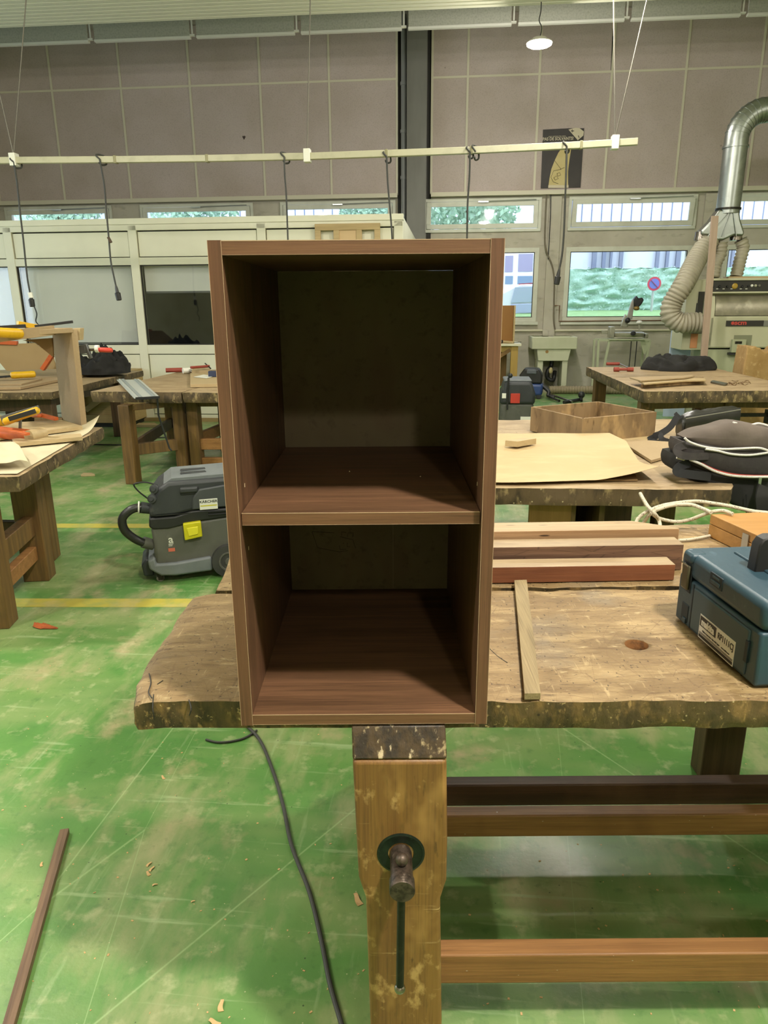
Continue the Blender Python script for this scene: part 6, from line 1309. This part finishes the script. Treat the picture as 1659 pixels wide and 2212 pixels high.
for l_ in [[(1198,347),(1212,366)], [(1212,366),(1196,369),(1190,383),(1195,393),(1206,397)], [(1203,375),(1209,373),(1211,378),(1205,381),(1203,375)], [(1196,384),(1202,380),(1206,386),(1199,389),(1196,384)], [(1210,366),(1219,362)]]:
    MB().tube([(pl(*q)[0], -.0045, pl(*q)[1]) for q in l_], .0035, 4).build('drawn_line', M_PENCIL, sheet)
s0, z0 = pl(1205.5, 300); text('poster_lettering', 'PAS DE SOLVANTS!', .066, M_POW, sheet, face_front(s0, -.004, z0), bold=.0012, sx=.88)
s0, z0 = pl(1204, 294.2); text('poster_small_print', 'pour nettoyer les mains,', .026, M_POW, sheet, face_front(s0, -.004, z0), sx=1.1)
tag(po, 'black poster with a yellow curved shape and white lettering below the lamp', 'poster')
# small heart-shaped stain on the cladding
q = onv(527, 297, V_WALL-.052); hs = MB().prism([(q[0], V_WALL-.0525, q[1]-.035), (q[0]+.03, V_WALL-.0525, q[1]+.01), (q[0]+.015, V_WALL-.0525, q[1]+.03), (q[0], V_WALL-.0525, q[1]+.018), (q[0]-.015, V_WALL-.0525, q[1]+.03), (q[0]-.03, V_WALL-.0525, q[1]+.01)], (0, .002, 0))
tag(hs.build('heart_mark', mat('dark_mark', '3e302c'), rz=-RA), 'small dark heart-shaped mark on the brown wall cladding', 'mark')
# open joint in the cladding
q0, q1 = onv(1324, 62, V_WALL-.053), onv(1320, 152, V_WALL-.053)
struct(f'trim_{TRIM[0]}', MB().prism([(q0[0]-.004, V_WALL-.0535, q0[1]), (q0[0]+.016, V_WALL-.0535, q0[1]), (q1[0]+.006, V_WALL-.0535, q1[1]), (q1[0]-.006, V_WALL-.0535, q1[1])], (0, .003, 0)), M_SEALS)

# ------------------------------------------------------------------ outside the windows
M_CORR = mat('white_cladding', 'c6cbdc', rough=.6); M_CORRD = mat('dark_slats', '6e7488', rough=.6); M_LAWN = mat('lawn', '7f9a6a', [('fine', '5d7f4a', (1,1,1), 6, .4, .7, .7)], rough=1)
M_HEDGE = mat('hedge_leaves_hazed', 'aecbbf', [('fine', '93b5a6', (1,1,1), 22, .42, .62, .8), ('fine', 'c6dcd2', (1,1,1), 30, .56, .7, .7)], rough=.9)  # hedge greens paled: window haze and overexposure are put into the colour
struct('ground_outside', MB().box((-40, V_WALL+.3, -.3), (40, 60, .45)), mat('asphalt', '9a9aa0', rough=.9))
struct('lawn', MB().hexa([(1.2, 14.5, .4), (40, 14.5, .4), (40, 19.6, .4), (1.2, 19.6, .4)], [(1.2, 16.2, 1.15), (40, 16.2, 1.15), (40, 19.6, 1.32), (1.2, 19.6, 1.32)]), M_LAWN)
hg = MB(); rr = random.Random(4)
hu0 = onv(1222, 600, 19.0)[0]-.1
hg.grid(120, 26, lambda i, j: (hu0+14*i, 19.0+.12*nz(i*60, j*10, 1)+.03*nz(i*300, j*60, 2), 1.20+1.08*j+.05*nz(i*40, 3, 1)))
hg.grid(120, 6, lambda i, j: (hu0+14*i, 19.0+.9*j, 2.28+.05*nz(i*40, 3, 1)+.05*nz(i*160, j*9, 8)))
ho = hg.build('hedge', M_HEDGE, rz=-RA, smooth=60); tag(ho, 'clipped green hedge seen through the wide window', 'hedge')
rr = random.Random(9); lv = MB()
for k in range(3500):
    u = hu0+14*rr.random(); z = 1.25+1.06*rr.random(); v = 18.93+.12*rr.random(); s = rr.uniform(.012, .028); a = rr.uniform(0, 6); b = rr.uniform(-.6, .6)
    lv.add([(u-s*cos(a), v, z-s*sin(a)), (u+s*.4*sin(a), v-.02, z-s*.4*cos(a)), (u+s*cos(a), v+.02*b, z+s*sin(a)), (u-s*.4*sin(a), v+.02, z+s*.4*cos(a))], [(0,1,2,3)])
l_ = lv.build('leaves', mat('hedge_leaf_hazed', 'b0cdbf', rough=.8), None, smooth=0); l_.parent = ho; l_['kind'] = 'stuff'  # loose leaves carry the same painted-in haze
fb = empty('outbuilding', room(0, 23.5, 0), -RA)
def fbu(x, y, v=23.5): return onv(x, y, v)
zb1 = fbu(1300, 482)[1]; MB().box((-14, .05, zb1), (30, .3, 9.5)).build('cladding_back', mat('cladding_groove', 'a3aac4', rough=.7), fb); cl = MB()
u = -8.0
while u < 14: cl.box((u, 0, zb1+.02), (u+.25, .06, 9.5)); u += .29
cl.build('corrugated_cladding', M_CORR, fb)
MB().box((-14, -.05, zb1-.16), (30, .3, zb1+.02)).build('cladding_edge', mat('blue_grey_band', '8f9bc0', rough=.5), fb)
zb2 = fbu(1300, 540)[1]; MB().box((-14, .1, .4), (30, .4, zb1-.16)).build('lower_wall', mat('pale_lower_wall', 'c3c7d2', rough=.7), fb)
rr = random.Random(6)
for (pa, pb_) in ((1280,1345), (1418,1480), (1560,1590)):
    ua, ub_ = fbu(pa, 550)[0], fbu(pb_, 550)[0]; u = ua
    while u < ub_: MB().box((u, -.02, 2.2), (u+.06+.09*rr.random(), .1, zb1-.3)).build('slat', M_CORRD, fb); u += .20+.12*rr.random()
tag(fb, 'pale outbuilding with corrugated upper cladding seen beyond the hedge', 'building')
wb = empty('white_framed_building', room(0, 22.5, 0), -RA)
ua, ub_ = onv(1040, 560, 22.4)[0], onv(1165, 560, 22.4)[0]; zt_a = onv(1120, 530, 22.4)[1]; zb_a = onv(1120, 618, 22.4)[1]
MB().box((ua-3, .0, .45), (ub_+.1, .2, 4.2)).build('facade', mat('white_facade', 'e2e6f2', rough=.6), wb)
for (x0, x1, y0, y1, m_) in [(1092,1108,552,587,'a'), (1121,1151,548,586,'a'), (1092,1108,596,613,'b'), (1119,1150,596,615,'b'), (1050,1080,552,587,'a'), (1050,1080,596,613,'b')]:
    s0, z1 = onv(x0, y0, 22.4); s1, z0 = onv(x1, y1, 22.4); MB().box((s0, -.02, z0), (s1, .01, z1)).build('window_pane', mat('far_pane_'+('grey' if m_ == 'a' else 'blue'), '8f8aa4' if m_ == 'a' else '6f86a0', rough=.3), wb)
tag(wb, 'white building with framed windows seen behind the parked car', 'building')
cr_ = onv(1130, 680, 18.0); car = empty('white_car', room(cr_[0], 18.0, .45), -RA)
def cp_(x, y): u, z = onv(x, y, 18.0); return (u-cr_[0], 0, z-.45)
cpr = [cp_(x, y) for x, y in [(1050,690),(1050,640),(1085,628),(1108,616),(1130,613),(1165,615),(1200,640),(1200,690)]]; cpr = [(x, 0, max(z, .2)) if i not in (0, 7) else (x, 0, .22) for i, (x, _, z) in enumerate(cpr)]
MB().prism(cpr, (0, 1.7, 0)).build('car_body', mat('white_car_paint', 'e6e9f2', rough=.2), car, bevel=.08, seg=3)
MB().prism([cp_(x, y) for x, y in [(1112,620), (1165,618), (1165,652), (1103,655)]], (0, -.03, 0)).build('rear_window', mat('car_glass', 'a8b4cc', rough=.1), car, bevel=.01)
MB().prism([cp_(x, y) for x, y in [(1120,613), (1165,610), (1165,612), (1120,615)]], (0, -.03, 0)).build('red_light_strip', mat('car_red', 'b03040', rough=.3), car)
MB().prism([cp_(x, y) for x, y in [(1103,657), (1165,655), (1165,676), (1106,678)]], (0, -.03, 0)).build('tailgate', mat('car_lower', 'a9b2d4', rough=.3), car, bevel=.02)
for x in (-1.2, 1.5): MB().lathe([(.0,0),(.28,0),(.3,.02),(.3,.18),(.28,.2),(0,.2)], c=(x,.02,.3), axis=(0,1,0)).build('wheel', M_BLACK, car)
tag(car, 'white parked car seen through the window beside the cabinet', 'car')
ns = onv(1413, 613, 18.5); sg = empty('no_parking_sign', room(ns[0], 18.5, 1.25), -RA); sz_ = ns[1]-1.25
MB().cyl((0,.03,-.05), (0,.03,sz_+.1), .03, n=10).build('post', mat('sign_post', 'b5b8b8', rough=.4, metal=.5), sg)
MB().lathe([(0,0),(.16,0),(.16,.01),(0,.01)], c=(0,-.01,sz_), axis=(0,-1,0), n=32).build('disc', mat('sign_red', 'c0405a', rough=.4), sg)
MB().lathe([(0,0),(.115,0),(.115,.004),(0,.004)], c=(0,-.021,sz_), axis=(0,-1,0), n=32).build('blue_centre', mat('sign_blue', '6a6fc0', rough=.4), sg)
MB().bar((-.085,-.028,sz_+.085), (.085,-.028,sz_-.085), .006, .035, up=(0,1,0)).build('red_stroke', MATS['sign_red'], sg)
tag(sg, 'round red and blue no-parking sign in front of the hedge', 'road sign')
def tree(px, py, v, rad, h0, label, seed, n=1500):
    u, z = onv(px, py, v); t = empty('leafy_tree', room(u, v, .45), -RA); rr = random.Random(seed)
    MB().tube([(0,0,0), (.05,0,1.2), (-.03,0,z-.45)], [.12,.10,.05], 10).build('trunk', M_LEGD, t)
    mb = MB()
    for k in range(n):
        a, b, r_ = rr.uniform(0, 2*pi), rr.uniform(-1, 1), rad*rr.random()**.4; c = sqrt(1-b*b); q = Vector((c*cos(a)*r_*1.4, c*sin(a)*r_*.6, b*r_*.8+z-.45)); s = rr.uniform(.04, .09); e = Vector((rr.uniform(-1,1), rr.uniform(-.4,.4), rr.uniform(-1,1))).normalized()*s; g = e.cross(Vector((0,1,0))).normalized()*s*.5
        mb.add([q-e, q-g, q+e, q+g], [(0,1,2,3)])
    c_o = mb.build('foliage', mat('tree_leaf', '8fb09c', [('noise', 'b2cfb0', (1,1,1), 2, .4, .7, .7)], rough=.8), t, smooth=0); c_o['kind'] = 'stuff'
    tag(t, label, 'tree')
tree(1010, 455, 17.5, .85, 3, 'leafy tree seen through the small upper window above the cabinet', 1)
tree(120, 440, 17.0, .8, 3, 'leafy tree seen through the leftmost upper window', 2); tree(420, 440, 19.4, .9, 3, 'leafy tree seen through the second upper window from the left', 3); tree(800, 440, 21, .7, 3, 'leafy tree seen through the upper window by the column', 4)
